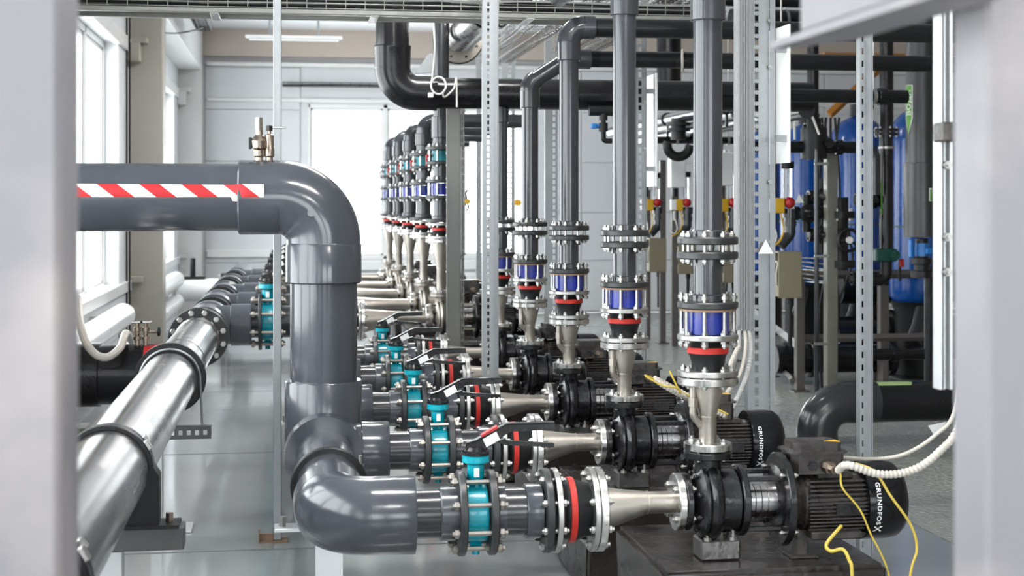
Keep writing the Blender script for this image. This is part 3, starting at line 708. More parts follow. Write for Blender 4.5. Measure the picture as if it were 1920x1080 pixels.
# lettering on the motor cowl
def text_mesh(body, size):
    c = bpy.data.curves.new('lettering', 'FONT'); c.body = body; c.size = size; c.offset = size*.028; c.space_character = 1.12; c.resolution_u = 3
    o = bpy.data.objects.new('lettering', c); C.objects.link(o); bpy.context.view_layer.update()
    me = bpy.data.meshes.new_from_object(o.evaluated_get(bpy.context.evaluated_depsgraph_get()))
    bpy.data.objects.remove(o); bpy.data.curves.remove(c)
    return me
def flat_text(name, body, size, m, parent, M, label=None, thick=0):
    me = text_mesh(body, size); me.transform(M); me.materials.clear(); me.materials.append(m)
    return obj(name, me, None, parent, label)
def cowl_text(xc, R, parent, cz):
    me = text_mesh('GRUNDFOS', .030)
    xs = [v.co.x for v in me.vertices]; w0, w1 = min(xs), max(xs); tot = w1-w0
    L = .150
    for v in me.vertices:
        s = (v.co.x-w0)/tot*L - .085; u = v.co.y*.72
        a = s/R                                         # reading downwards on the near side of the cowl
        v.co = (xc+u, -(R+.0012)*math.cos(a), cz-(R+.0012)*math.sin(a))
    me.materials.clear(); me.materials.append(paper)
    obj('lettering', me, None, parent, 'white maker lettering running down the cowl')
    b = MB(); base = .095                               # crossed-arrows emblem under the word
    def quad(p):
        vs = []
        for s, u in p:
            a = (s)/R; vs.append((xc+u, -(R+.0012)*math.cos(a), cz-(R+.0012)*math.sin(a)))
        b.add(vs, [tuple(range(len(vs)))])
    quad([(.071, -.003), (.075, -.006), (.099, .022), (.095, .025)])
    quad([(.095, -.006), (.099, -.003), (.086, .013), (.082, .010)])
    quad([(.071, .022), (.074, .025), (.083, .013), (.080, .010)])
    quad([(.071, .014), (.071, .018), (.078, .021), (.078, .017)])
    obj('emblem', b, paper, parent)

def pump(lab, grp, volm, box_cable=True):
    """multistage end-suction pump with motor; origin on the shaft axis, suction face at x=1.33"""
    t = thing('pump', lab, 'pump', group=grp)
    obj('suction_flange', MB().ring(1.330, 1.352, .03, .098, n=40, ch=.003), volm, t)
    vb = MB().lathe([(1.345, .050), (1.362, .052), (1.372, .09), (1.385, .108), (1.392, .122), (1.40, .126), (1.408, .120), (1.413, .127), (1.425, .133), (1.44, .130), (1.452, .120), (1.456, .108), (1.515, .107), (1.52, .05)], n=44)
    vb.lathe([(.08, .050), (.12, .046), (.152, .05)], (1.424, 0, 0), (0,0,1), 28)
    obj('volute', vb, volm, t)
    obj('outlet_flange', MB().ring(.150, .174, .03, .083, (1.424,0,0), (0,0,1), n=40, ch=.003), volm, t)
    obj('rear_flange', MB().ring(1.520, 1.545, .05, .122, n=44, ch=.004), volm, t)
    me = bolt_mesh(.03, .011, iron)
    for i in range(8):
        a = PI/8+PI/4*i; obj('bolt', me, None, t, loc=(1.375, .098*math.cos(a), .098*math.sin(a)))
    sl = MB().lathe([(1.545, .064), (1.575, .064), (1.577, .0625), (1.579, .064), (1.597, .064), (1.599, .0625), (1.601, .064), (1.62, .064), (1.622, .0625), (1.624, .064), (1.655, .064)], n=40)
    obj('sleeve', sl, steel, t)
    for y in (-.075, .075):
        for z in (-.085, .085): obj('lantern_arm', MB().box(1.54, 1.68, y-.012, y+.012, z-.008, z+.008, .003), volm, t)
    obj('lantern_flange', MB().ring(1.668, 1.694, .05, .160, n=52, ch=.003).lathe([(1.655, .08), (1.668, .115)], n=40), iron, t)
    for i in range(4):
        a = PI/4+PI/2*i; obj('bolt', bolt_mesh(.04, .011, zinc), None, t, loc=(1.66, .138*math.cos(a), .138*math.sin(a)))
    obj('motor_neck', MB().lathe([(1.69, .105), (1.712, .092), (1.73, .085), (1.745, .098)], n=40), motorm, t)
    mz = -.012
    mb_ = MB().lathe([(1.742, .07), (1.745, .096), (1.965, .096), (1.968, .07)], (0,0,mz), n=40)
    mb_.box(1.80, 1.93, -.05, .05, .085+mz, .105+mz, .004).box(1.76, 1.94, -.108, .108, -.112+mz, -.085+mz, .004)
    mb_.box(1.745, 1.775, -.075, .075, -.078, .078, .01)
    obj('motor_body', mb_, motorm, t)
    fn = MB()
    for i in range(13):
        z = -.082+.164*i/12; yy = math.sqrt(.114**2-z*z)
        fn.box(1.750+.01*abs(z)/.08, 1.960, -yy, yy, z-.0028+mz, z+.0028+mz)
    obj('cooling_fins', fn, motorm, t)
    obj('nameplate', MB().box(1.845, 1.925, -.1165, -.113, -.028+mz, .010+mz, .001), iron, t, 'dark metal nameplate')
    cw = MB().lathe([(1.958, .118), (1.96, .1335), (1.965, .1345), (2.055, .1345), (2.085, .130), (2.105, .115), (2.116, .09), (2.120, .04)], (0,0,mz), n=52)
    co = obj('fan_cowl', cw, cowl, t)
    cowl_text(1.985, .1345, co, mz)
    tb = MB().prism([(1.725, -.075), (1.875, -.075), (1.895, -.05), (1.895, .055), (1.875, .075), (1.725, .075), (1.705, .05), (1.705, -.05)], .095, .165, 'XY')
    tb.prism([(1.72, -.085), (1.885, -.085), (1.905, -.06), (1.905, .06), (1.885, .08), (1.72, .08), (1.695, .06), (1.695, -.06)], .165, .172, 'XY')
    tb.prism([(1.735, -.07), (1.865, -.07), (1.885, -.05), (1.885, .05), (1.865, .07), (1.735, .07), (1.715, .05), (1.715, -.05)], .172, .200, 'XY')
    bo = obj('terminal_box', tb, motorm, t)
    obj('cable_gland', MB().lathe([(0, .016), (.012, .016), (.013, .024), (.03, .024), (.032, .018), (.05, .017)], (1.82, -.075, .125), (.35,-1,-.15), 8), bronze, bo)
    obj('blank_plug', MB().cyl((1.775, -.073, .125), (0,-1,0), .012, .018, 6), iron, bo)
    obj('warning_sticker', MB().prism([(1.835, -.02), (1.885, -.045), (1.882, .0)], .2, .2012, 'XY'), yellow, bo, 'yellow triangle sticker')
    ft = MB().box(1.385, 1.525, -.055, .055, -.195, -.125, .006)
    obj('foot_block', ft, foil, t, 'silver foot block')
    for x in (1.41, 1.50):
        for y in (-.045, .045): obj('anchor_stud', MB().cyl((x, y, -.19), (0,0,1), .13, .0075, 10).cyl((x, y, -.128), (0,0,1), .012, .014, 6), zinc, t)
    obj('motor_foot', MB().box(1.70, 1.80, -.07, .07, -.195, -.185, .002).box(1.73, 1.77, -.04, .04, -.19, -.10, .003), motorm, t)
    return t

G1 = 'front row of pump lines'
o1 = suction_spool('grey branch pipe with charcoal flange leading to the %s butterfly valve of the front row', .41, .578, .080, .1425, 'branch pipes of the front row')
o2 = butterfly_valve('teal butterfly valve with black squeeze lever, %s of the front row', .617, .068, .094, .1425, 1.0, 'butterfly valves of the front row')
o3 = pipe_spool('grey flanged pipe spool right of the %s teal valve in the front row', .657, .868, .080, .1425, 'pipe spools of the front row')
o4 = expansion_joint('black rubber joint with red band on the %s suction line of the front row', .878, 1.022, .088, .1425, 'suction expansion joints of the front row', .42, 8, .035, .028)
o5 = suction_reducer('stainless eccentric reducer on the suction side of the %s front pump', 1.024, 1.329, .071, .0375, .1425, .098, .016, 'suction reducers of the front row')
o6 = pump('black pump with stainless sleeve and finned motor, %s of the front row', 'front pumps', iron)
PZ = .621; OZ = PZ+.174
o7 = discharge_reducer('stainless conical discharge pipe with bypass tube on the %s front pump', .252, .030, .056, .083, .105, 'discharge pipes of the front pumps')
o8 = expansion_joint('upright rubber joint with red band above the discharge pipe of the %s front pump', 0, .143, .056, .105, 'discharge expansion joints of the front row', .62, 8, .026, .0, .014, True)
o9 = check_valve('check_valve', 'blue check valve between long studs on the %s riser of the front row', .085, .073, .105, 8, .030, .036, blue, 'blue check valves of the front row', True)
o10 = riser_stub('short grey riser piece between black flanges above the %s blue check valve', .196, .050, .105, 'short riser pieces of the front row')
protos = [o1, o2, o3, o4, o5, o6, o7, o8, o9, o10]
RX1 = 1.424
zj = OZ+.003
offs = [(0,0,AZ), (0,0,AZ), (0,0,AZ), (0,0,AZ), (0,0,AZ), (0,0,PZ), (RX1,0,zj), (RX1,0,zj+.256), (RX1,0,zj+.256+.145), (RX1,0,zj+.256+.145+.087)]
rots = [None]*7 + [(0,-PI/2,0), None, None]
texts = [p['label'] for p in protos]
rest = ['nearest the camera', 'second', 'third', 'fourth', 'fifth']
for k, y in enumerate(PY):
    for p, of, ro, tx in zip(protos, offs, rots, texts):
        lab = tx % ORD[k]
        if k == 0:
            p.location = (of[0], y, of[2]); p['label'] = lab
            if ro: p.rotation_euler = ro
        else: dup(p, (of[0], y, of[2]), lab, ro)
# upper risers, each with its own route
zr = zj+.256+.145+.087+.196+.0245
GR = 'upper risers of the front row'
def rz(z): return z-zr
def place_riser(k, lab, path, socks, *more):
    t = riser_pipe(lab, .050, .105, path, socks, GR, *more); t.location = (RX1, PY[k], zr); return t
z0 = rz(2.276)
place_riser(0, 'thick grey riser with a socket near the top above the first front pump', bend([(0,0,.004), (0,0,rz(2.50)), (3.4,0,rz(2.50))], .11), [((0,0,z0), (0,0,1), .16)])
z1 = rz(2.455)
place_riser(1, 'grey riser with a socket at the cable tray above the second front pump', bend([(0,0,.004), (0,0,rz(2.75)), (0,1.6,rz(2.75))], .11), [((0,0,z1), (0,0,1), .14)])
zh = 2.558
place_riser(2, 'grey riser turning right in a tall elbow at the tray, above the third front pump', bend([(0,0,.004), (0,0,rz(zh)), (.14,0,rz(zh))], .075, 10),
            [((0,0,rz(zh)-.175), (0,0,1), .10), ((.075,0,rz(zh)), (1,0,0), .06)], [((0,0,rz(zh)), (0,0,1), (1,0,0), .078)], ((.13,0,rz(zh)), 3.5))
zb = 2.318; zh = 2.519
place_riser(3, 'grey riser with a slanting double elbow and long crossing run, above the fourth front pump', bend([(0,0,.004), (0,0,rz(zb)+.05), (.23,0,rz(zh)), (.42,0,rz(zh))], .08, 8),
            [((0,0,rz(zb)-.10), (0,0,1), .11), ((.29,0,rz(zh)), (1,0,0), .08)], [((0,0,rz(zb)+.05), (0,0,1), (.23,0,rz(zh)-rz(zb)-.05), .08), ((.23,0,rz(zh)), (.23,0,rz(zh)-rz(zb)-.05), (1,0,0), .08)], ((.36,0,rz(zh)), 3.2))
zd = 2.397
place_riser(4, 'black-looking grey riser ending in the large overhead duct, above the fifth front pump', [(0,0,.004), (0,0,rz(zd))], [((0,0,rz(zd)-.20), (0,0,1), .10)])

# concrete plinths
def plinth(lab, x0, x1, y, z):
    t = thing('plinth', lab, 'plinth', (0, y, 0), group='pump plinths')
    bm = bmesh.new(); bmesh.ops.create_cube(bm, size=1)
    for q in bm.verts: q.co = ((x0+x1)/2+q.co.x*(x1-x0), .18+q.co.y*.74, z/2+q.co.z*z)
    bmesh.ops.bevel(bm, geom=bm.edges[:], offset=.018, segments=2, affect='EDGES')
    bmesh.ops.subdivide_edges(bm, edges=bm.edges[:], cuts=3, use_grid_fill=True)
    for q in bm.verts:
        if q.co.z > .05 and q.co.z < z-.03 or abs(q.co.x-x0) < .03: q.co += Vector((random.uniform(-.004,.004), random.uniform(-.004,.004), 0))
    me = bpy.data.meshes.new('block'); bm.to_mesh(me); bm.free(); me.shade_smooth(); me.set_sharp_from_angle(angle=.6)
    obj('block', me, oilcon, t)
    return t
for k, y in enumerate(PY): plinth('oily dark concrete plinth under the %s pump of the front row' % ORD[k], 1.22, 2.0, y, .426)

# wiring of the front motors: corrugated conduits and earth wires
def hose(name, lab, pts, r, m, pitch=.015, cat='conduit', grp=None):
    P = resample(spline(pts, 14), pitch/2); rr = [r*(1.0 if i % 2 else .80) for i in range(len(P))]
    return tag(obj(name, MB().tube(P, rr, 12), m), lab, cat, grp)
def wire(name, lab, pts, r, m, cat='wire', grp=None):
    return tag(obj(name, MB().tube(spline(pts, 10), r, 8), m), lab, cat, grp)
g0 = (1.845, 4.875, .735)
hose('corrugated_conduit', 'thick cream corrugated conduit sagging from the first pump motor to the right column', [g0, (1.861, 4.82, 0.764), (1.9661, 4.8, 0.734), (2.0797, 4.8, 0.744), (2.175, 4.8, 0.803), (2.2515, 4.8, 0.906), (2.2803, 4.8, 1.178)], .0145, cream)
hose('corrugated_conduit', 'thin cream corrugated conduit rising behind the thick one to the right column', [(1.93, 5.1, .74), (2.1501, 5.3, 0.695), (2.2754, 5.3, 0.714), (2.391, 5.3, 0.781), (2.4649, 5.3, 0.869), (2.4967, 5.3, 1.129)], .0085, cream)
wire('earth_wire', 'yellow earth wire hanging straight across the fins and cowl of the first motor', [(1.85, 4.86, .73), (1.8498, 4.84, 0.683), (1.9103, 4.84, 0.609), (1.9483, 4.84, 0.527), (2.0168, 4.84, 0.37), (2.0588, 4.84, .05)], .0036, yellowg)
wire('earth_wire', 'yellow earth wire bowing to the right past the end of the first motor', [(1.94, 4.95, .745), (1.9635, 4.84, 0.736), (2.0039, 4.8, 0.66), (2.0759, 4.8, 0.558), (2.0968, 4.8, 0.476), (2.0721, 4.8, 0.378), (2.0418, 4.8, .04)], .0046, yellowg)
wire('earth_wire', 'thick yellow earth wire curling over the plinth below the first motor', [(1.862, 4.885, .545), (1.7932, 4.84, 0.496), (1.8008, 4.82, 0.476), (1.8345, 4.80, 0.485), (1.8492, 4.78, 0.454), (1.8566, 4.77, 0.393), (1.8603, 4.77, .03)], .0062, yellowg)
hose('corrugated_conduit', 'beige corrugated conduit leaving the second pump motor behind the first discharge pipe', [(1.835, 6.17, .74), (1.5235, 6.12, 0.906), (1.5874, 6.1, 0.86), (1.7024, 6.2, 0.818), (1.9249, 6.6, 0.799), (2.0869, 6.8, 0.972)], .013, cream)
wire('earth_wire', 'yellow earth wire looping along the beige conduit of the second motor', [(1.84, 6.15, .75), (1.4819, 6.1, 0.922), (1.5318, 6.08, 0.888), (1.6005, 6.08, 0.876), (1.6173, 6.1, 0.853), (1.5713, 6.1, 0.945)], .004, yellowg)

# ------------------------------------------------------------------ rear row of pump lines on the left header
RXG = 1.10; GZ = .785
q1 = suction_spool('wide grey branch pipe of the %s rear line on the left header', SX+.315, SX+.395, .116, .205, 'branch pipes of the rear row')
q2 = butterfly_valve('large teal butterfly valve between left header and slim post, %s of the rear row', -.165, .085, .135, .205, 1.42, 'butterfly valves of the rear row')
q3 = pipe_spool('wide grey pipe spool behind the taped riser on the %s rear line', -.115, .36, .116, .205, 'pipe spools of the rear row')
q4 = expansion_joint('black rubber joint with red band on the %s suction line of the rear row', .372, .505, .088, .150, 'suction expansion joints of the rear row', .42, 8, .03, .03)
q5 = suction_reducer('long stainless reducer on the suction side of the %s rear pump', .508, 1.006, .085, .045, .150, .098, .02, 'suction reducers of the rear row')
q6 = pump('pump with stainless head and black motor, %s of the rear row', 'rear pumps', dull)
q7 = discharge_reducer('tall stainless discharge cone on the %s rear pump', .40, .034, .068, .083, .115, 'discharge pipes of the rear pumps', False)
q8 = expansion_joint('upright rubber joint with red band on the %s riser of the rear row', 0, .115, .056, .115, 'discharge expansion joints of the rear row', .60, 8, .026, .0, .014, True)
q9 = riser_stub('grey riser piece under the blue valve of the %s rear line', .20, .060, .115, 'lower riser pieces of the rear row')
q10 = check_valve('check_valve', 'blue check valve high on the %s riser of the rear row', .085, .075, .115, 8, .024, .03, blue, 'blue check valves of the rear row')
q11 = riser_stub('grey riser piece between the blue and teal valves of the %s rear line', .16, .060, .115, 'upper riser pieces of the rear row')
q12 = check_valve('wafer_valve', 'teal wafer valve with red lever high on the %s riser of the rear row', .075, .070, .115, 8, .024, .03, tealband, 'teal wafer valves of the rear row', lever=True)
RDX = RXG-1.424                         # the pump model is built round x=1.424
oz = GZ+.02+.174+.003
zs = [oz, oz+.403, oz+.403+.118]; z9 = zs[2]+.022
z10 = z9+.203; z11 = z10+.088; z12 = z11+.163; z13 = z12+.078
GRP = [q1,q2,q3,q4,q5,q6,q7,q8,q9,q10,q11,q12]
go = [(0,0,GZ)]*5 + [(RDX,0,GZ+.02), (RXG,0,zs[0]), (RXG,0,zs[1]), (RXG,0,z9-.02), (RXG,0,z10-.02), (RXG,0,z11-.02), (RXG,0,z12-.02)]
gr = [None]*7 + [(0,-PI/2,0)] + [None]*4
gt = [p['label'] for p in GRP]
for k, y in enumerate(GY):
    for p, of, ro, tx in zip(GRP, go, gr, gt):
        lab = tx % ORD[k]
        if k == 0:
            p.location = (of[0], y, of[2]); p['label'] = lab
            if ro: p.rotation_euler = ro
        else: dup(p, (of[0], y, of[2]), lab, ro)
for k, y in enumerate(GY):
    t = riser_pipe('grey upper riser ending in a bend below the black duct, %s of the rear row' % ORD[k] if k else 'straight grey upper riser passing behind the black duct, first of the rear row', .060, .115,
        [(0,0,.004), (0,0,1.0)] if k == 0 else bend([(0,0,.004), (0,0,.30), (.9,0,.30)], .085, 8),
        [((0,0,.09), (0,0,1), .16 if k == 0 else .10)], 'upper risers of the rear row')
    t.location = (RXG, y, z13-.02)
    plinth('grey concrete plinth under the %s pump of the rear row' % ORD[k], .95, 1.75, y, .61)

# only the first lever wears the red strip
for o in [o for o in C.objects if o.name.startswith('grip_strip') and o.name != 'grip_strip']: bpy.data.objects.remove(o)

# ------------------------------------------------------------------ slotted strut posts
def strut(lab, x, y, z0, z1, segs, d=.045, pitch=.054, bolt_z=(), m=None):
    m = m or galv
    """galvanised channel post: front face made of plain and slotted strips, two side webs behind"""
    t = thing('strut_post', lab, 'post', (x, y, 0), group='slotted galvanised posts')
    b = MB(); c = 0; th = .003
    for kind, w_ in segs:
        if kind == 'p': b.box(c, c+w_, -th, 0, z0, z1)
        elif kind == 'r': b.box(c, c+w_, .012, .015, z0, z1).box(c, c+.003, 0, .013, z0, z1)
        elif kind == 'e':
            e_ = w_*.22; b.box(c, c+e_, -th, 0, z0, z1).box(c+w_-e_, c+w_, -th, 0, z0, z1)
            for i in range(int((z1-z0)/.055)+1): b.box(c+e_, c+w_-e_, -th, 0, z0+i*.055, z0+i*.055+.028)
        elif kind == 'd':        # fine dashes
            e_ = w_*.40; b.box(c, c+e_, -th, 0, z0, z1).box(c+w_-e_, c+w_, -th, 0, z0, z1)
            for i in range(int((z1-z0)/.036)+1): b.box(c+e_, c+w_-e_, -th, 0, z0+i*.036, z0+i*.036+.014)
        else:
            e_ = w_*.20; b.box(c, c+e_, -th, 0, z0, z1).box(c+w_-e_, c+w_, -th, 0, z0, z1)
            n = int((z1-z0)/pitch)
            for i in range(n+1):
                za = z0+i*pitch
                b.prism([(c+e_, za), (c+w_*.42, za-.004), (c+w_*.58, za-.004), (c+w_-e_, za), (c+w_-e_, za+.012), (c+w_*.58, za+.016), (c+w_*.42, za+.016), (c+e_, za+.012)], -th, 0)
        c += w_
    b.box(0, th, 0, d, z0, z1).box(c-th, c, 0, d, z0, z1).box(0, .012, d-th, d, z0, z1).box(c-.012, c, d-th, d, z0, z1)
    obj('channel', b, m, t)
    if z0 < .1: obj('base_plate', MB().box(-.03, c+.03, -.03, d+.03, 0, z0), galv, t)
    for z in bolt_z: obj('bolt', MB().lathe([(0, .011), (.009, .011), (.009, .006), (.016, .006)], (c*.8, -th, z), (0,-1,0), 6), zinc, t)
    return t
strut('slotted galvanised post standing before the fourth pump, its slots down the front', 1.0384, 8.1, .012, 4.14, [('d', 0.0613), ('r', 0.0263)])
strut('plain faced grey post holding up the end of the large black duct', 1.1021, 10.6, .012, 2.32, [('p', 0.0913), ('r', .01), ('s', 0.0229)], m=darkgalv)
strut('narrow slotted post seen against the end wall window, right of the duct post', 2.1673, 17.5, .012, 4.1, [('p', 0.0504), ('s', 0.0441)])
strut('slotted post with light in its slots, just right of the post before the fourth pump', 2.1561, 15.3, .012, 4.1, [('p', 0.0552), ('s', 0.0607), ('p', 0.0276)])
strut('slotted post between the fourth and third risers', 2.1536, 12.6, .012, 4.1, [('p', 0.0548), ('s', 0.0548)])
strut('slotted post carrying a white board right of the second riser', 2.192, 9.4, .012, 4.1, [('p', 0.0172), ('s', 0.0344), ('r', 0.0275)], bolt_z=(2.0, 2.3))
strut('wide slotted double post beside the pale trunking, right of the first riser', 2.1625, 6.9, .012, 4.1, [('p', 0.0281), ('s', 0.0306), ('p', 0.0307), ('r', 0.0205), ('p', 0.0256)], bolt_z=(1.75, 2.3, 2.52))
strut('slotted post standing behind the first motor, slots on its left edge', 2.4471, 6.2, .012, 4.1, [('p', 0.0046), ('e', 0.0139), ('p', 0.0023), ('r', 0.0395)])
# trunking on the double post
t = thing('cable_trunking', 'pale grey ribbed cable trunking left of the wide double post', 'trunking', (2.0949, 6.86, 0))
tw = 0.0837; tz0, tz1 = 1.042, 3.4
b = MB().box(0, tw, .0, .05, tz0, tz1, .003)
for u in (.22, .40, .52, .72): b.box(tw*u, tw*u+.006, -.008, .001, tz0, tz1)
obj('duct', b, trunk, t); obj('cover', MB().box(0.004, tw*.2, -.012, .0, tz0+.02, tz1, .002), trunk, t)
for i, (px0, py0, px1, py1, px2, py2) in enumerate(((1388,618,1378,690,1352,745), (1398,618,1390,680,1362,722), (1405,620,1400,700,1385,745))):
    pts = {0: [(2.1141, 6.88, 1.053), (2.0844, 6.8, 0.959), (2.0278, 6.75, 0.853), (1.9414, 6.7, 0.742)],
           1: [(2.1404, 6.88, 1.052), (2.1207, 6.8, 0.971), (2.0701, 6.72, 0.856), (1.9826, 6.65, 0.772)],
           2: [(2.1615, 6.88, 1.052), (2.1468, 6.8, 0.946), (2.1103, 6.75, 0.839), (1.9928, 6.6, 0.7)]}[i]
    hose('corrugated_conduit', ('left', 'middle', 'right')[i] + ' of three grey conduits dropping out of the pale trunking', pts, (.010, .010, .013)[i], (greyc, cream, greyc)[i])
# white boards hung on the posts
def board(lab, x, ya, yb, za, zb):
    t = thing('white_board', lab, 'board', (x, ya, 0), group='white boards on the posts')
    obj('sheet', MB().box(0, .012, 0, yb-ya, za, zb, .002), whiteg, t)
    for z in (za+.1, zb-.13): obj('bracket', MB().box(-.05, 0, .02, .05, z, z+.03), galv, t)
board('white board turned edge on beside the wide double post', 2.3023, 6.72, 7.01, 1.837, 2.486)
board('smaller looking white board beside the post right of the second riser', 2.3255, 9.37, 9.68, 1.753, 2.484)

# ------------------------------------------------------------------ overhead: duct, flanged pipe, trays, lights
t = thing('overhead_duct', 'large black overhead pipe with a wide elbow rising to the ceiling', 'pipe')
DX, DZ, DR = 0.6849, zd, .113
obj('horizontal_pipe', MB().cyl((DX+.27, 10.16, DZ), (1,0,0), 3.6459-DX-.27, DR-.008, 40), blackpipe, t)
obj('elbow', MB().tube(arc((DX, 10.16, DZ), (0,0,-1), (1,0,0), .17, 14) + [(DX+.30, 10.16, DZ)], DR+.008, 40), blackpipe, t)
obj('socket', MB().lathe([(0, DR), (0, DR+.008), (.13, DR+.012), (.135, DR+.014), (.15, DR+.012), (.15, DR)], (DX, 10.16, DZ+.168), (0,0,1), 40), blackpipe, t)
obj('vertical_pipe', MB().cyl((DX, 10.16, DZ+.2), (0,0,1), 4.14-DZ-.2, DR, 40), blackpipe, t)
t = thing('flanged_pipe', 'stainless steel flange and stub below the cable tray with a black valve in front', 'pipe')
fx, fz = 1.2869, 2.922
obj('flange', MB().ring(-.03, 0, .10, 0.19, (fx, 11.5, fz), (0,-1,0), 44, .003), dull, t)
for i in range(8):
    a = PI/8+PI/4*i; obj('bolt_hole_plug', MB().cyl((fx+.152*math.cos(a), 11.5, fz+.152*math.sin(a)), (0,-1,0), .004, .011, 12), motorm, t)
obj('rear_seal', MB().ring(-.06, -.03, .1, 0.1982, (fx, 11.5, fz), (0,-1,0), 44), rubber, t)
obj('stub', MB().lathe([(0, .115), (.12, .118), (.125, .121), (.135, .121), (.14, .118), (1.85, .118)], (fx, 11.5, fz), (0,-1,0), 44), flg, t)
obj('black_valve', MB().ring(1.84, 1.89, .09, .155, (fx, 11.5, fz), (0,-1,0), 40, .004).ring(1.97, 2.02, .09, .155, (fx, 11.5, fz), (0,-1,0), 40, .004).cyl((fx, 9.65, fz), (0,-1,0), .4, .112, 36).box(fx+.1, fx+.26, 9.52, 9.64, fz-.05, fz+.1, .01), iron, t)
for i in range(8):
    a = PI/8+PI/4*i; obj('bolt', bolt_mesh(.22, .022, zinc), None, t, loc=(fx+.135*math.cos(a), 9.69, fz+.135*math.sin(a)), rot=(0,0,-PI/2))
obj('hanger', MB().box(fx-.01, fx+.01, 11.3, 11.34, fz+.11, 4.15).box(fx-.01, fx+.01, 10.4, 10.44, fz+.11, 4.15), galv, t)
tag(obj('bracket_plate', MB().prism([(0.9027, 2.602), (1.0408, 2.615), (1.0408, 2.753), (1.0131, 2.753)], 11.0, 11.06), galv), 'grey triangular bracket plate sitting on the large black duct', 'bracket')
lp = [(0.9462, 10.0, 2.904), (0.9569, 10.0, 2.689), (0.9462, 10.04, 2.51)]
for i in range(16):
    a = PI*.9 - 2*PI*1.6*i/15; lp.append((0.9857+.05*math.cos(a), 10.044-.002*i, 2.439+.058*math.sin(a)))
lp += [(1.0289, 10.03, 2.364), (1.0902, 10.04, 2.422), (1.1082, 10.04, 2.494), (1.1119, 10.04, 2.296)]
wire('looped_cable', 'white cable tied in a loop on the front of the large black duct', lp, .006, wirew, 'cable')
tag(obj('cable_tag', MB().box(0.9154, 0.9474, 9.99, 10.06, 2.359, 2.388), paper), 'small white tag on the looped cable before the duct', 'tag')

def tray(lab, p0, p1, width, h, step=.11, ncab=4, grp='wire basket cable trays', rail_=False):
    """wire basket tray from p0 to p1 (centre line of its floor)"""
    p0, p1 = Vector(p0), Vector(p1); d = (p1-p0); L = d.length; d.normalize(); s = Vector((-d.y, d.x, 0)).normalized(); up = Vector((0,0,1))
    t = thing('cable_tray', lab, 'cable tray', p0, group=grp)
    b = MB(); O = Vector((0,0,0))
    for u, z in [(-width/2, h), (-width/2, h*.62), (-width/2, h*.28), (-width/2, 0), (-width/4, 0), (0, 0), (width/4, 0), (width/2, 0), (width/2, h*.28), (width/2, h*.62), (width/2, h)]:
        b.tube([O+s*u+up*z, O+s*u+up*z+d*L], .0028, 5)
    n = int(L/step)
    for i in range(n+1):
        q = O+d*(i*step); b.tube([q+s*(-width/2)+up*h, q+s*(-width/2), q+s*(width/2), q+s*(width/2)+up*h], .0028, 5)
    o = obj('wire_basket', b, traym if rail_ else darkwire, t); o['kind'] = 'stuff'
    for i in range(ncab):
        u = (-.4+.8*i/max(1, ncab-1))*width; z = .012+.013*(i % 5)
        pts = [O+d*(L*k/8)+s*(u+random.uniform(-.015,.015))+up*(z+random.uniform(0,.012)) for k in range(9)]
        obj('cable', MB().tube(spline(pts, 4), random.choice((.006, .008, .010)), 6), [rubber, traym, rubber, rubber, greyc][i % 5], t)
    if ncab == 2 and width < .2:
        for u in (-width/2-.006, width/2): obj('side_plate', MB().box(u, u+.006, .0, L, 0, h), darkgalv, t)
        obj('end_plate', MB().box(-width/2, width/2, L-.006, L, 0, h*.5), darkgalv, t)
    if rail_:
        rb = MB()
        rb.box(0, L, -width/2-.006, -width/2+.035, -.034, -.006, .003)
        rb.box(0, L, width/2-.035, width/2+.006, -.034, -.006, .003)
        obj('support_rail', rb, traym, t)
        for i in range(int(L/.9)+1): obj('clip', MB().box(.1+.9*i, .15+.9*i, -width/2-.012, width/2+.01, -.042, -.034, .002), zinc, t)
    return t
tray('long wire basket cable tray crossing the top of the view on a galvanised rail', (-1.45, 8.7, 2.753), (2.55, 8.7, 2.753), .30, .10, .11, 15, rail_=True)  # extra dark cables packed in to stand for darkness behind the tray
tray('short cable tray ending near the left wall, seen from its end', (-1.0106, 9.0, 3.681), (-1.0106, 18.0, 3.681), .16, .12, .10, 2)
tray('cable tray running away above the duct, left of the third riser', (1.80, 8.95, 2.90), (1.80, 13.2, 2.90), .30, .10, .10, 4)
tray('cable tray running away above the duct, right of the third riser', (2.42, 8.95, 2.92), (2.42, 13.0, 2.92), .30, .10, .10, 4)
tray('bright cable ladder near the ceiling over the blue tanks', (5.2738, 12.0, 3.072), (5.2738+1.1, 12.3, 3.072+.10), .30, .08, .12, 2)
tray('thin cable tray along the end wall', (-0.1137, 21.92, 3.341), (3.5337, 21.92, 3.341), .10, .06, .14, 1)
wire('hanging_cable', 'dark cable sagging from the taupe column to the cable tray end', [(-1.254, 15.2, 3.337), (-1.1325, 15.6, 3.384), (-0.9807, 16.0, 3.465), (-0.9719, 17.0, 3.603)], .008, rubber, 'cable')

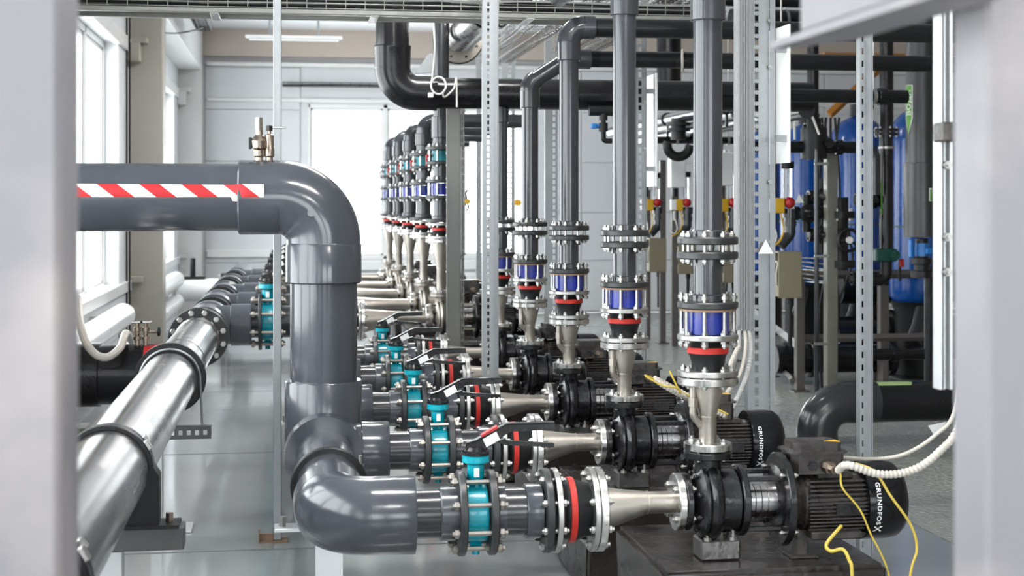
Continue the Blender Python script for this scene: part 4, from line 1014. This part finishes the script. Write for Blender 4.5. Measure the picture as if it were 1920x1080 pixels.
def fluorescent(lab, x, y, z, L, lit=True):
    t = thing('ceiling_light', lab, 'ceiling light', (x, y, z), group='fluorescent ceiling lights')
    obj('housing', MB().box(0, L, -.06, .06, 0, .035, .006), whiteg, t)
    obj('tube', MB().cyl((.05, -.03, -.018), (1,0,0), L-.1, .013, 12), lampm if lit else paper, t); obj('tube', MB().cyl((.05, .03, -.018), (1,0,0), L-.1, .013, 12), lampm if lit else paper, t)
    for u in (.25, .75): obj('hanger', MB().box(L*u-.015, L*u+.015, -.02, .02, .035, 4.15-z), galv, t)
    if lit: area('lamp_glow', (x+L/2, y, z-.05), (0,0,0), L, .1, 16, (1, .97, .93))
fluorescent('slim fluorescent light hung below the ceiling before the end wall', -0.5915, 20.0, 3.827, 1.2722, False)
for i, (x, y) in enumerate(((.2, 14.5), (.2, 9.5), (.4, 4.5), (.8, .5))):
    fluorescent('fluorescent light under the ceiling over the ' + ('pump row' if x < 1 else 'service side') + ', ' + ('far', 'middle', 'near', 'rear')[i % 4] + ' lamp of its row', x, y, 4.02, 1.5)

# small sampling branch under the duct
t = thing('drain_branch', 'small black drain branch with sky blue tap below the black duct', 'valve', (2.1231, 10.05, 0))
zz_ = lambda v: v
obj('tee', MB().cyl((-.10, 0, 2.28), (1,0,0), .2, .035, 16).cyl((0, 0, 2.215), (0,0,1), .07, .03, 16), rubber, t)
obj('pipe', MB().tube(bend([(0,0,2.226), (0,0,2.073), (.06,0,2.073)], .025, 6), .018, 14), rubber, t)
obj('union', MB().cyl((0,0,2.138), (0,0,1), .06, .032, 16), rubber, t)
obj('tap', MB().cyl((-.03,0,2.175), (-1,0,0), .02, .016, 12).box(-.085, -.05, -.02, .02, 2.156, 2.193, .004), bluevalve, t)

# yellow switches on the far posts
def yswitch(lab, x, y, z, s):
    t = thing('yellow_switch', lab, 'switch', (x, y, z), group='yellow switches on the posts')
    obj('body', MB().prism([(-.5*s,-.25*s),(-.25*s,-.5*s),(.25*s,-.5*s),(.5*s,-.25*s),(.5*s,.25*s),(.25*s,.5*s),(-.25*s,.5*s),(-.5*s,.25*s)], -.03, .03), yellow, t)
    obj('mount', MB().box(-.6*s, -.1*s, .02, .16, -.03, .03), galv, t)
    obj('button', MB().cyl((.5*s, 0, 0), (1,0,0), .25*s, .10*s, 10), rubber, t)
    obj('cable', MB().tube(spline([(-.1*s,0,.5*s), (-.3*s,0,1.6*s), (0,0,2.4*s)], 8), .006, 6), rubber, t)
    obj('lead', MB().tube(spline([(0,0,-.5*s), (.3*s,0,-1.2*s), (-.2*s,0,-1.9*s)], 8), .006, 6), rubber, t)
yswitch('yellow switch on the slotted post right of the post before the fourth pump', 2.3139, 15.2, 1.65, 0.0659)
yswitch('smaller yellow switch beside the duct post, against the window', 1.2437, 10.56, 1.658, 0.0343)

# ------------------------------------------------------------------ floor pipe with elbow on the right
t = thing('floor_pipe', 'thick dark pipe that rises from the floor and bends to the right below the filters', 'pipe')
PX_, PYY, PZ_ = 3.5987, 9.9, 0.263
obj('horizontal_pipe', MB().cyl((PX_+.30, PYY, PZ_), (1,0,0), 3.2, .138, 40), blackpipe, t)
obj('elbow', MB().tube([(PX_, PYY, .004)] + arc((PX_, PYY, PZ_), (0,0,1), (1,0,0), .2, 12) + [(PX_+.42, PYY, PZ_)], .142, 40), pvcd, t)
gl = MB(); v = []
x0 = 3.9833; x1 = 4.2771
for xx in (x0, x0+.04, x1-.02, x1):
    for k in range(7):
        a = math.radians(62+40*k/6) if x0 < xx < x1 else math.radians(78+8*k/6)
        v.append((xx, PYY-.1395*math.cos(a), PZ_+.1395*math.sin(a)))
gl.add(v, [(i*7+k, (i+1)*7+k, (i+1)*7+k+1, i*7+k+1) for i in range(3) for k in range(6)])
obj('flow_label', gl, palegreen, t, 'pale green flow label')
tag(obj('paper_tag', MB().prism([(3.3387, 0.469), (3.4432, 0.487), (3.3775, 0.412)], 7.5, 7.503), paper), 'white triangular tag hanging on the conduits near the right column', 'tag')

# ------------------------------------------------------------------ filter plant in the right background
def vpipe(name, lab, px_x, y, z0, z1, r, m, fl_=(), cat='pipe', grp=None):
    t = thing(name, lab, cat, (px_x, y, 0), group=grp)
    obj('barrel', MB().cyl((0,0,z0), (0,0,1), z1-z0, r, 28), m, t)
    for z in fl_:
        obj('flange', MB().ring(z-.03, z-.004, r, r*1.75, d=(0,0,1), n=28).ring(z+.004, z+.03, r, r*1.75, d=(0,0,1), n=28), m, t)
        for i in range(6):
            a = PI/6+PI/3*i; obj('bolt', bolt_mesh(.06, .014, zinc), None, t, loc=(r*1.42*math.cos(a), r*1.42*math.sin(a), z-.03), rot=(0,-PI/2,0))
    return t
def hpipe(name, lab, x0, x1, y, z, r, m, fl_=(), cat='pipe', grp=None):
    t = thing(name, lab, cat, (x0, y, z), group=grp)
    obj('barrel', MB().cyl((0,0,0), (1,0,0), x1-x0, r, 28), m, t)
    if z < .7:
        for u in (.15, .9): obj('stand', MB().box((x1-x0)*u-.02, (x1-x0)*u+.02, -.03, .03, -z, -r*.9), postm, t)
    if z > 2.2:
        for u in (.25, .8): obj('hanger_rod', MB().cyl(((x1-x0)*u, 0, r*.9), (0,0,1), 4.15-z-r*.9, .006, 6).ring(-.012, .012, r-.001, r+.006, ((x1-x0)*u,0,0), n=24), zinc, t)
    for x in fl_: obj('coupling', MB().ring(x-.03, x+.03, r-.002, r*1.3, n=28, ch=.004), m, t)
    return t
TK = [13.4, 15.0, 16.6, 18.2]
TX = 5.9
for i, y in enumerate(TK):
    t = thing('filter_tank', ['blue fibreglass filter tank nearest the right column', 'blue filter tank with its round top behind the slotted post', 'third blue filter tank, mostly hidden by the white board', 'farthest blue filter tank'][i], 'tank', (TX, y, 0), group='blue filter tanks')
    R = .30
    pr = [(.60, .09)] + [(.64+.16*(1-math.cos(a)), R*math.sin(a)) for a in [PI/2*k/8 for k in range(3, 9)]] + [(.82+.02*k, R+(.0015 if k % 2 else 0)) for k in range(72)] + [(2.26+.30*math.sin(a), R*math.cos(a)) for a in [PI/2*k/10 for k in range(0, 10)]] + [(2.575, .06)]
    obj('vessel', MB().lathe(pr, d=(0,0,1), n=48), bluetank, t)
    obj('head_valve', MB().cyl((0,0,2.56), (0,0,1), .12, .09, 24).cyl((0,-.02,2.64), (0,-1,0), .3, .05, 16), rubber, t)
    obj('stand', MB().lathe([(.0, .27), (.02, .27), (.03, .24), (.60, .24), (.72, .285)], d=(0,0,1), n=36), rubber, t)
    obj('strap', MB().ring(1.42, 1.435, .298, .305, d=(0,0,1), n=48), darkgreen, t)
    obj('drain_leg', MB().tube([(-.10,-.22,.66), (-.16,-.30,.52), (-.24,-.36,.36)], [.06,.062,.075], 20), pvcd, t)
# labelled main drop pipe with insulation sleeve and unions
Lx, Ly = 4.8444, 11.0; Lr = 0.1201
t = thing('labelled_pipe', 'thick dark vertical pipe with green water labels beside the right column', 'pipe', (Lx, Ly, 0))
obj('barrel', MB().cyl((0,0,1.94), (0,0,1), 1.9, Lr, 36), sleevem, t)
obj('sleeve', MB().lathe([(1.381, Lr*.6), (1.381+.004, Lr*1.13), (1.96-.003, Lr*1.13), (1.96, Lr)], d=(0,0,1), n=40), sleevem, t)
obj('union', MB().lathe([(0, .05), (0, .085), (.05, .085), (.055, .06), (.10, .06), (.105, .08), (.15, .08), (.155, .05), (.30, .05), (.305, .035)][::1], (0,0,1.07), (0,0,1), 16), rubber, t)
obj('valve_body', MB().cyl((0,0,1.236), (0,0,1), .10, .055, 8), bluevalve, t)
obj('valve_handle', MB().box(.0, .17, -.095, -.06, 1.253, 1.302, .006).box(-.11, -.09, -.05, .0, 1.228, 1.36, .003), bluevalve, t)
obj('lower_pipe', MB().cyl((.06,0,.03), (0,0,1), 1.153-.03, .032, 16), rubber, t)
def curved_label(name, z0, z1, a0, a1, R, parent, m, tip=False, lab=None):
    b = MB(); v = []; n = 8
    for z in (z0, z1):
        for k in range(n+1):
            a = a0+(a1-a0)*k/n; v.append((R*math.sin(a), -R*math.cos(a), z))
    f = [(k, k+1, n+1+k+1, n+1+k) for k in range(n)]
    if tip:
        am = (a0+a1)/2; v.append((R*math.sin(am), -R*math.cos(am), z0-.13)); f += [(k+1, k, 2*n+2) for k in range(n)]
    return obj(name, b.add(v, f), m, parent, lab)
g1 = curved_label('green_label', 2.303, 2.56, -1.74, -.99, Lr+.002, t, paper, True, 'green flow label with white border')
curved_label('label_field', 2.307, 2.556, -1.64, -1.06, Lr+.0035, g1, greenl, True)
def cyl_text(body, size, z, a_c, R, parent, vertical=True):
    me = text_mesh(body, size); xs = [v.co.x for v in me.vertices]; mx = (min(xs)+max(xs))/2
    for v in me.vertices:
        if vertical: a = a_c + (v.co.y-size*.35)/R*-1.0; zz = z + (v.co.x-mx); sgn = a
        else: a = a_c + (v.co.x-mx)/R; zz = z + v.co.y
        v.co = (R*math.sin(a), -R*math.cos(a), zz)
    me.materials.clear(); me.materials.append(paper)
    return obj('lettering', me, None, parent, 'white Cyrillic lettering')
cyl_text('ВОДА', .065, 2.423, -1.31, Lr+.005, g1)
g2 = curved_label('green_label', 1.662, 1.762, .0, 1.0, Lr*1.13+.002, t, paper, False, 'green label with white border')
curved_label('label_field', 1.667, 1.758, .05, .95, Lr*1.13+.0035, g2, greenl)
cyl_text('ПРО', .05, 1.72, .38, Lr*1.13+.005, g2, False)
# other verticals
t = vpipe('drop_pipe', 'slender black drop pipe with double flange between the slotted post and the blue tank', 5.0548, 12.2, 1.193, 3.6, 0.0595, blackpipe, (2.254,))
obj('flow_label', MB().box(-.075, -.062, -.064, -.058, 1.549, 1.833), greenl, t, 'narrow green label')
obj('clamp', MB().ring(2.112, 2.13, 0.0595, 0.0686, d=(0,0,1), n=28), zinc, t)
obj('actuator', MB().box(-.12, .07, -.07, .07, 1.147, 1.257, .01).cyl((.04,-.05,1.202), (0,-1,0), .05, .045, 16), darkgreen, t)
obj('lower_elbow', MB().tube(bend([(0,0,1.193), (0,0,0.987), (-.16,0,0.987)], .07, 8), .05, 20), rubber, t)
h = obj('lever', MB().box(.08, .10, -.08, -.06, 0.982, 1.146, .004), rubber, t)
obj('lever_tip', MB().box(.085, .125, -.085, -.055, 1.101, 1.169, .004), redpl, h, 'red tip')
vpipe('drop_pipe', 'black drop pipe behind the upright filter manifold, carrying a thin green label', 4.5411, 12.6, 2.025, 3.6, 0.0516, blackpipe, (2.306,))
t = vpipe('thin_pipe', 'thin grey pipe clipped to the khaki frame post', 4.3211, 11.9, .03, 2.093, 0.0199, pvcd)
for py in (1.973, 1.207, 0.48): obj('clip', MB().box(-.03, .10, -.03, -.02, py-.012, py+.012, .003), zinc, t)
def frame_post(lab, x, y, w_, z0, z1, m):
    t = thing('frame_post', lab, 'post', (x, y, 0), group='filter frame posts')
    obj('tube', MB().box(0, w_, 0, w_, z0, z1, .004), m, t); obj('foot', MB().box(-.03, w_+.03, -.03, w_+.03, 0, z0), m, t)
frame_post('khaki square frame post right of the thin clipped pipe', 4.4878, 12.1, 0.0948, .012, 2.079, postg)
frame_post('brown grey frame post below the nearest khaki box', 4.3598, 12.5, 0.0743, .012, 1.0, postm)
frame_post('dark frame post left of the nearest khaki box', 4.4657, 13.6, 0.0706, .012, 1.952, postm)
frame_post('dark frame post left of the blue tank bottom', 5.289, 12.9, 0.0822, .012, 0.9, postm)
frame_post('pale leg near the right column below the labelled pipe', 5.5102, 12.4, 0.0607, .012, 0.973, rail)
frame_post('brown frame post left of the first riser', 4.2703, 17.0, 0.0685, .012, 2.148, postm)
frame_post('brown frame post right behind the first riser', 4.5801, 17.6, 0.0711, .012, 2.167, postm)
frame_post('dark frame post behind the trunking', 4.5406, 15.0, 0.0554, .012, 1.927, postm)
def rail_bar(lab, p0, p1, w_, m):
    p0, p1 = Vector(p0), Vector(p1); b = MB().tube([p0, p1], w_, 4)
    tag(obj('frame_rail', b, m), lab, 'frame rail', 'filter frame rails')
rail_bar('low bright frame rail running back from the post below the nearest khaki box', (4.3598, 12.56, .42), (5.2476, 16.6, .42), .04, rail)
rail_bar('bottom frame rail running back along the tread plates', (4.3405, 12.56, .10), (5.2476, 16.6, .10), .025, postm)
rail_bar('cross rail of the filter frame at knee height', (4.4099, 12.56, .46), (5.6162, 12.56, .46), .035, postm)
rail_bar('cross rail of the filter frame above the knee height pipe', (4.5398, 12.93, 1.0), (5.7817, 12.93, 1.0), .04, postm)
hpipe('manifold_pipe', 'black manifold pipe low across the frame feet', 4.9705, 5.6468, 12.3, 0.337, .05, blackpipe, (.2,))
hpipe('manifold_pipe', 'thick black manifold pipe at ankle height behind the frame posts', 4.3902, 5.4587, 13.2, 0.214, 0.1328, blackpipe, (.35, 1.1))
hpipe('manifold_pipe', 'black pipe crossing behind the slotted post, just under the white board top', 2.9463, 4.1214, 9.6, 2.366, 0.0447, blackpipe, (1.0,))
t = hpipe('manifold_pipe', 'black tee manifold at the head of the filter frame with a grey elbow', 3.7517, 4.7551, 12.0, 2.115, 0.0492, blackpipe, (.2, .55, .8))
obj('drop_elbow', MB().tube(bend([(4.7034-3.7517, 0, 0), (4.8681-3.7517, 0, 0), (4.8681-3.7517, 0, -.4)], .10, 8), 0.0492, 20), pvcd, t)
obj('bonnet', MB().cyl((4.3341-3.7517,0,-.10), (0,0,1), .26, .11, 20).cyl((4.3341-3.7517,0,.16), (0,0,1), .08, .06, 16).cyl((4.4273-3.7517,-.1,.03), (0,-1,0), .02, .04, 14), rubber, t)
hpipe('manifold_pipe', 'slim black pipe with a bright top edge behind the first and second risers', 3.4484, 4.3769, 14.0, 2.252, .035, blackpipe)
hpipe('manifold_pipe', 'black pipe at the very top behind the wide double post', 3.3405, 5.4852, 12.0, 3.336, .055, blackpipe, (.6, 1.7))
hpipe('manifold_pipe', 'black pipe directly below the top black pipe, before the bracket beam', 3.9153, 5.9423, 13.0, 3.273, .12, blackpipe, (.9,))  # thickened to cover the pale ceiling where it should read dark
t = thing('spiral_duct', 'silver spiral duct end near the ceiling beside the right column', 'duct', (6.2045, 14.0, 3.521))
rr = []; 
for k in range(14): rr += [(.04*k, .16 if k > 4 else .08+.02*k), (.04*k+.02, .163 if k > 4 else .085+.02*k)]
obj('sheath', MB().lathe(rr, (-.14,0,0), (1,0,0), 28), galv, t); obj('collar', MB().lathe([(0,.05),(.1,.05)], (-.05,0,-.26), (0,0,1), 16), rubber, t)
obj('hanger', MB().box(.1, .13, -.01, .01, .15, 4.15-3.521), galv, t)
# steel-looking pipes running back behind the first riser
for i, (x, z, r_, lab) in enumerate(((3.6432, 2.462, .055, 'upper grey pipe running back behind the first riser'), (3.7383, 2.411, .045, 'lower shiny grey pipe running back behind the first riser'), (3.8442, 2.345, .065, 'dark pipe running back under the two grey pipes'))):
    t = thing('return_pipe', lab, 'pipe', (x, 10.8, z), group='pipes running back behind the first riser')
    obj('barrel', MB().cyl((0,0,0), (0,1,0), 6.0, r_, 24), (pvc, rail, pvcd)[i], t)
    for u in (1.4, 3.4): obj('clamp', MB().ring(u, u+.04, r_-.002, r_+.012, d=(0,1,0), n=24).box(-.01, .01, u, u+.03, -r_-.12, -r_), rubber, t)
# handwheel valve
t = thing('handwheel_valve', 'black handwheel with bright hub between the khaki post and the slotted post', 'valve', (4.6331, 12.0, 1.336))
hw = 0.1031
obj('rim', MB().tube([(hw*.88*math.cos(2*PI*i/32), -.02, hw*.88*math.sin(2*PI*i/32)) for i in range(32)], hw*.13, 10, closed=True), rubber, t)
for i in range(3): obj('spoke', MB().box(0, hw*.85, -.028, -.012, -.012, .012, .003, Matrix.Rotation(2*PI*i/3+.5, 4, 'Y')), rubber, t)
obj('hub', MB().cyl((0,-.045,0), (0,1,0), .03, hw*.28, 20), paper, t)
obj('body', MB().cyl((0,-.02,0), (0,1,0), .22, .04, 16).cyl((0,.2,-.26), (0,0,1), .62, .075, 24).ring(.18,.24,.05,.13,(0,.2,0),(0,0,1),28).ring(-.24,-.18,.05,.13,(0,.2,0),(0,0,1),28), rubber, t)
for i in range(6):
    a = PI/3*i; obj('bolt', bolt_mesh(.07, .016, zinc), None, t, loc=(.11*math.cos(a), .2+.11*math.sin(a), .175), rot=(0,-PI/2,0))
# control stations
def station(x, y, labs):
    dz = 0
    def T(o): o.location = (x, y, 0); return o
    a = T(thing('junction_box', labs[0], 'box', group='khaki junction boxes'))
    w1, h0, h1 = .205, .84, 1.235
    obj('shell', MB().box(0, w1, -.012, 0, h0, h1, .003).box(0, w1, .0, .2, h1-.012, h1).box(0, w1, .0, .2, h0, h0+.012).box(w1-.012, w1, .0, .2, h0, h1).box(0, .012, .0, .2, h0, h0+.10).box(0, w1, .19, .2, h0, h1), boxm, a)
    obj('cable_loop', MB().tube(spline([(.01, .16, h0+.05), (.0, .12, h0+.24), (.0, .06, h0+.31), (.02, .03, h0+.26)], 8), .006, 6), wirew, a)
    obj('cable_loop', MB().tube(spline([(.01, .06, h0+.05), (.0, .05, h0+.2), (.0, .0, h0+.30)], 8), .006, 6), wirew, a)
    obj('gland_pipe', MB().cyl((w1*.68, .1, h0-.06), (0,0,1), .06, .026, 12).cyl((w1*.68, .1, .42), (0,0,1), h0-.47, .019, 12), rubber, a)
    b = T(thing('yellow_sensor', labs[1], 'sensor', group='yellow sensor boxes'))
    obj('cover', MB().box(-.03, .05, -.03, .05, 1.56, 1.69, .006), yellow, b)
    obj('rear_half', MB().box(-.09, -.03, -.03, .05, 1.57, 1.685, .004), whiteg, b)
    obj('stem', MB().cyl((-.04, .01, 1.45), (0,0,1), .11, .02, 12), greyc, b)
    obj('lead', MB().tube(spline([(.02,-.01,1.56), (.04,-.02,1.42), (.0,-.03,1.32), (-.08,-.03,1.27)], 8), .008, 6), yellow, b)
    obj('lead', MB().tube(spline([(-.04,-.01,1.46), (-.02,-.02,1.36), (-.06,-.03,1.30), (-.12,-.03,1.36)], 8), .006, 6), wirew, b)
    c = T(thing('strainer', labs[2], 'strainer', group='grey strainers'))
    obj('elbow', MB().tube(bend([(.12,.05,1.60), (.12,.05,1.38), (.03,.05,1.28)], .06, 8), .048, 20), pvcd, c)
    obj('collar', MB().ring(1.52, 1.60, .046, .062, (.12,.05,0), (0,0,1), 20).ring(1.45, 1.49, .046, .055, (.12,.05,0), (0,0,1), 20), pvcd, c)
    obj('sight_tube', MB().cyl((.10,.05,1.66), (0,0,1), .30, .038, 20), clear, c, 'clear sight tube')
    obj('cap', MB().ring(1.94, 2.0, .02, .058, (.10,.05,0), (0,0,1), 18), rubber, c)
    obj('ball', MB().lathe([(.05*(1-math.cos(PI*k/10)), max(.002, .05*math.sin(PI*k/10))) for k in range(11)], (.10,.0,1.60), (0,0,1), 20), redpl, c, 'glossy red ball')
    obj('feed_tube', MB().cyl((-.03,.05,1.72), (0,0,1), .3, .032, 16), rubber, c)
    return a, b, c
station(4.0905, 12.2, ('nearest and largest looking khaki junction box with open side', 'nearest yellow sensor box above the khaki box by the double post', 'nearest dark strainer elbow with a clear sight tube and red ball'))
station(4.1363, 17.0, ('khaki junction box just right of the second riser', 'yellow sensor box just right of the second riser', 'strainer with sight tube just right of the second riser'))
station(4.356, 16.5, ('khaki junction box left beside the first riser', 'yellow sensor hidden behind the first riser', 'strainer close behind the first riser'))
station(4.3193, 14.6, ('khaki junction box between the first riser and the trunking', 'yellow sensor behind the trunking', 'strainer between the first riser and the trunking'))
def control_box(lab, px0, px1, y, z0, z1):
    t = thing('control_box', lab, 'control box', (px0, y, 0), group='white control boxes')
    obj('case', MB().box(0, px1-px0, 0, .15, z0, z1, .008), whiteg, t)
    obj('gland', MB().cyl(((px1-px0)*.5, .06, z1), (0,0,1), .03, .02, 10).cyl(((px1-px0)*.8, .06, z1), (0,0,1), .03, .016, 10), paper, t)
    obj('mount', MB().box((px1-px0)*.3, (px1-px0)*.7, .15, .2, .012, z1), postm, t)
control_box('white control box left beside the first riser', 4.2431, 4.4164, 16.4, 1.819, 2.156)
control_box('white control box between the first riser and the trunking', 4.2566, 4.4003, 14.5, 1.821, 2.153)
control_box('small white control box at the edge of the post right of the second riser', 4.1591, 4.2753, 17.2, 1.801, 1.99)
def tagt(lab, px, py, y, s): tag(obj('warning_tag', MB().prism([(-.5*s, -.4*s), (.5*s, -.4*s), (0, .5*s)], 0, .003), paper, loc=(px, y, py)), lab, 'tag', 'white triangular tags')
tagt('white triangular tag hanging on the double post above the khaki box', 2.2361, 1.437, 6.85, .075)
tagt('white triangular tag on the strainer right of the nearest yellow sensor', 4.2086, 1.681, 12.0, .08)
wire('tag_lead', 'white lead looping over the filter head beside the white board', [(4.0975, 11.8, 2.167), (4.102, 11.8, 2.329), (4.1659, 11.8, 2.396), (4.2344, 11.8, 2.379), (4.3077, 11.8, 2.212)], .010, wirew, 'cable')
# small black valves and tubing on the frame
for i, (px, py, lab) in enumerate(((4.5093, 1.696, 'upper black diaphragm valve between the thin pipe and the khaki post'), (4.5093, 1.375, 'lower black diaphragm valve between the thin pipe and the khaki post'), (4.3757, 1.559, 'black diaphragm valve beside the nearest strainer'), (4.9381, 1.674, 'black diaphragm valve above the handwheel'), (4.8994, 0.996, 'black diaphragm valve below the handwheel'))):
    t = thing('diaphragm_valve', lab, 'valve', (px, 12.3, py), group='black diaphragm valves')
    obj('body', MB().cyl((-.12,0,0), (1,0,0), .24, .045, 16).cyl((0,0,-.16), (0,0,1), .32, .035, 16), rubber, t)
    obj('bonnet', MB().lathe([(.0,.05),(.03,.08),(.06,.08),(.07,.05),(.10,.04),(.16,.03)], d=(0,-1,0), n=18), rubber, t)
    obj('union', MB().ring(-.12,-.07,.03,.06,n=12).ring(.07,.12,.03,.06,n=12), rubber, t)
for i in range(7):
    z = 1.17-.035*i
    rail_bar('thin shiny sample tube, number %s from the top, right of the nearest khaki box' % ('one','two','three','four','five','six','seven')[i], (4.4034, 12.53, z), (4.5667, 12.15, z-.015*(i % 3)), .006, flg)
# orange crane parts near the far ceiling
t = thing('jib_crane', 'orange crane bracing near the ceiling behind the blue tanks', 'crane', (7.0764, 19.0, 0))
p0 = Vector((0,0,2.819)); p1 = Vector((.75,0,3.5))
obj('brace', MB().tube([p0, p1], .06, 4), orange, t)
obj('beam', MB().box(-.1, 2.4, -.08, .08, 3.461, 3.638, .01), orange, t)
obj('mast', MB().box(1.5, 1.66, -.08, .08, .0, 3.9, .01), orange, t)

hpipe('manifold_pipe', 'very thick black pipe added to fill the dark behind the floor pipe elbow', 5.3163, 6.6608, 14.2, .30, .22, blackpipe, (.6,))  # invented pipe, put in to black out the space behind the frames
hpipe('manifold_pipe', 'very thick black pipe added to fill the dark below the blue tank bottoms', 5.4585, 6.7546, 14.4, .80, .17, blackpipe, (.7,))  # second invented pipe, black filler for the darkness under the tanks
vpipe('drop_pipe', 'broad black drop duct between the overhead runs, right of the second riser', 3.601, 14.0, 2.754, 4.14, 0.1181, blackpipe, ())
t = thing('return_valve', 'black valve with a hanging bend under the pipes running back behind the first riser', 'valve', (3.5904, 13.6, 0))
obj('body', MB().cyl((0,0,2.239), (0,0,1), .2, .07, 20).ring(0,.03,.05,.11,(0,0,2.319),(0,0,1),20).ring(0,.03,.05,.11,(0,0,2.369),(0,0,1),20), rubber, t)
obj('bend', MB().tube([(-.10+.10*0, 0, 2.209)] + [(.0+.11*math.cos(PI+PI*i/12), 0, 2.189+.11*math.sin(PI+PI*i/12)) for i in range(13)], .045, 16), rubber, t)
for i, (px, ya, yb_, lab) in enumerate(((4.5411, 1.269, 1.46, 'white socket box with oval cover left of the first riser'),)):
    t = thing('socket_box', lab, 'socket box', (px, 17.3, 0))
    obj('case', MB().box(-.035, .035, -.04, .04, ya, yb_, .006), whiteg, t); obj('mount', MB().box(-.02, .02, .04, .07, .012, yb_, .002), postm, t)
    obj('cover', MB().lathe([(0,.022),(.006,.022),(.008,.014)], (0,-.04,(ya+yb_)/2), (0,-1,0), 16), greyc, t)
for i, (px, lab) in enumerate(((1330, 'black supply hose bundle behind the first riser'), (1548, 'black supply hose bundle between the khaki post and the thin pipe'))):
    x = {1330: 4.7183, 1548: 4.6242}[px]; y = {1330: 16.5, 1548: 12.6}[px]
    b = MB()
    for k in range(5): b.tube(spline([(x+.04*k, y+.03*k, .02), (x+.04*k+random.uniform(-.06,.06), y, .7), (x+.05*k+random.uniform(-.1,.1), y-.05, 1.2), (x+.04*k+random.uniform(-.1,.1), y, 1.7), (x+.04*k, y, 2.4)], 8), .012, 8)
    o = tag(obj('hose_bundle', b, rubber), lab, 'hoses'); o['kind'] = 'stuff'
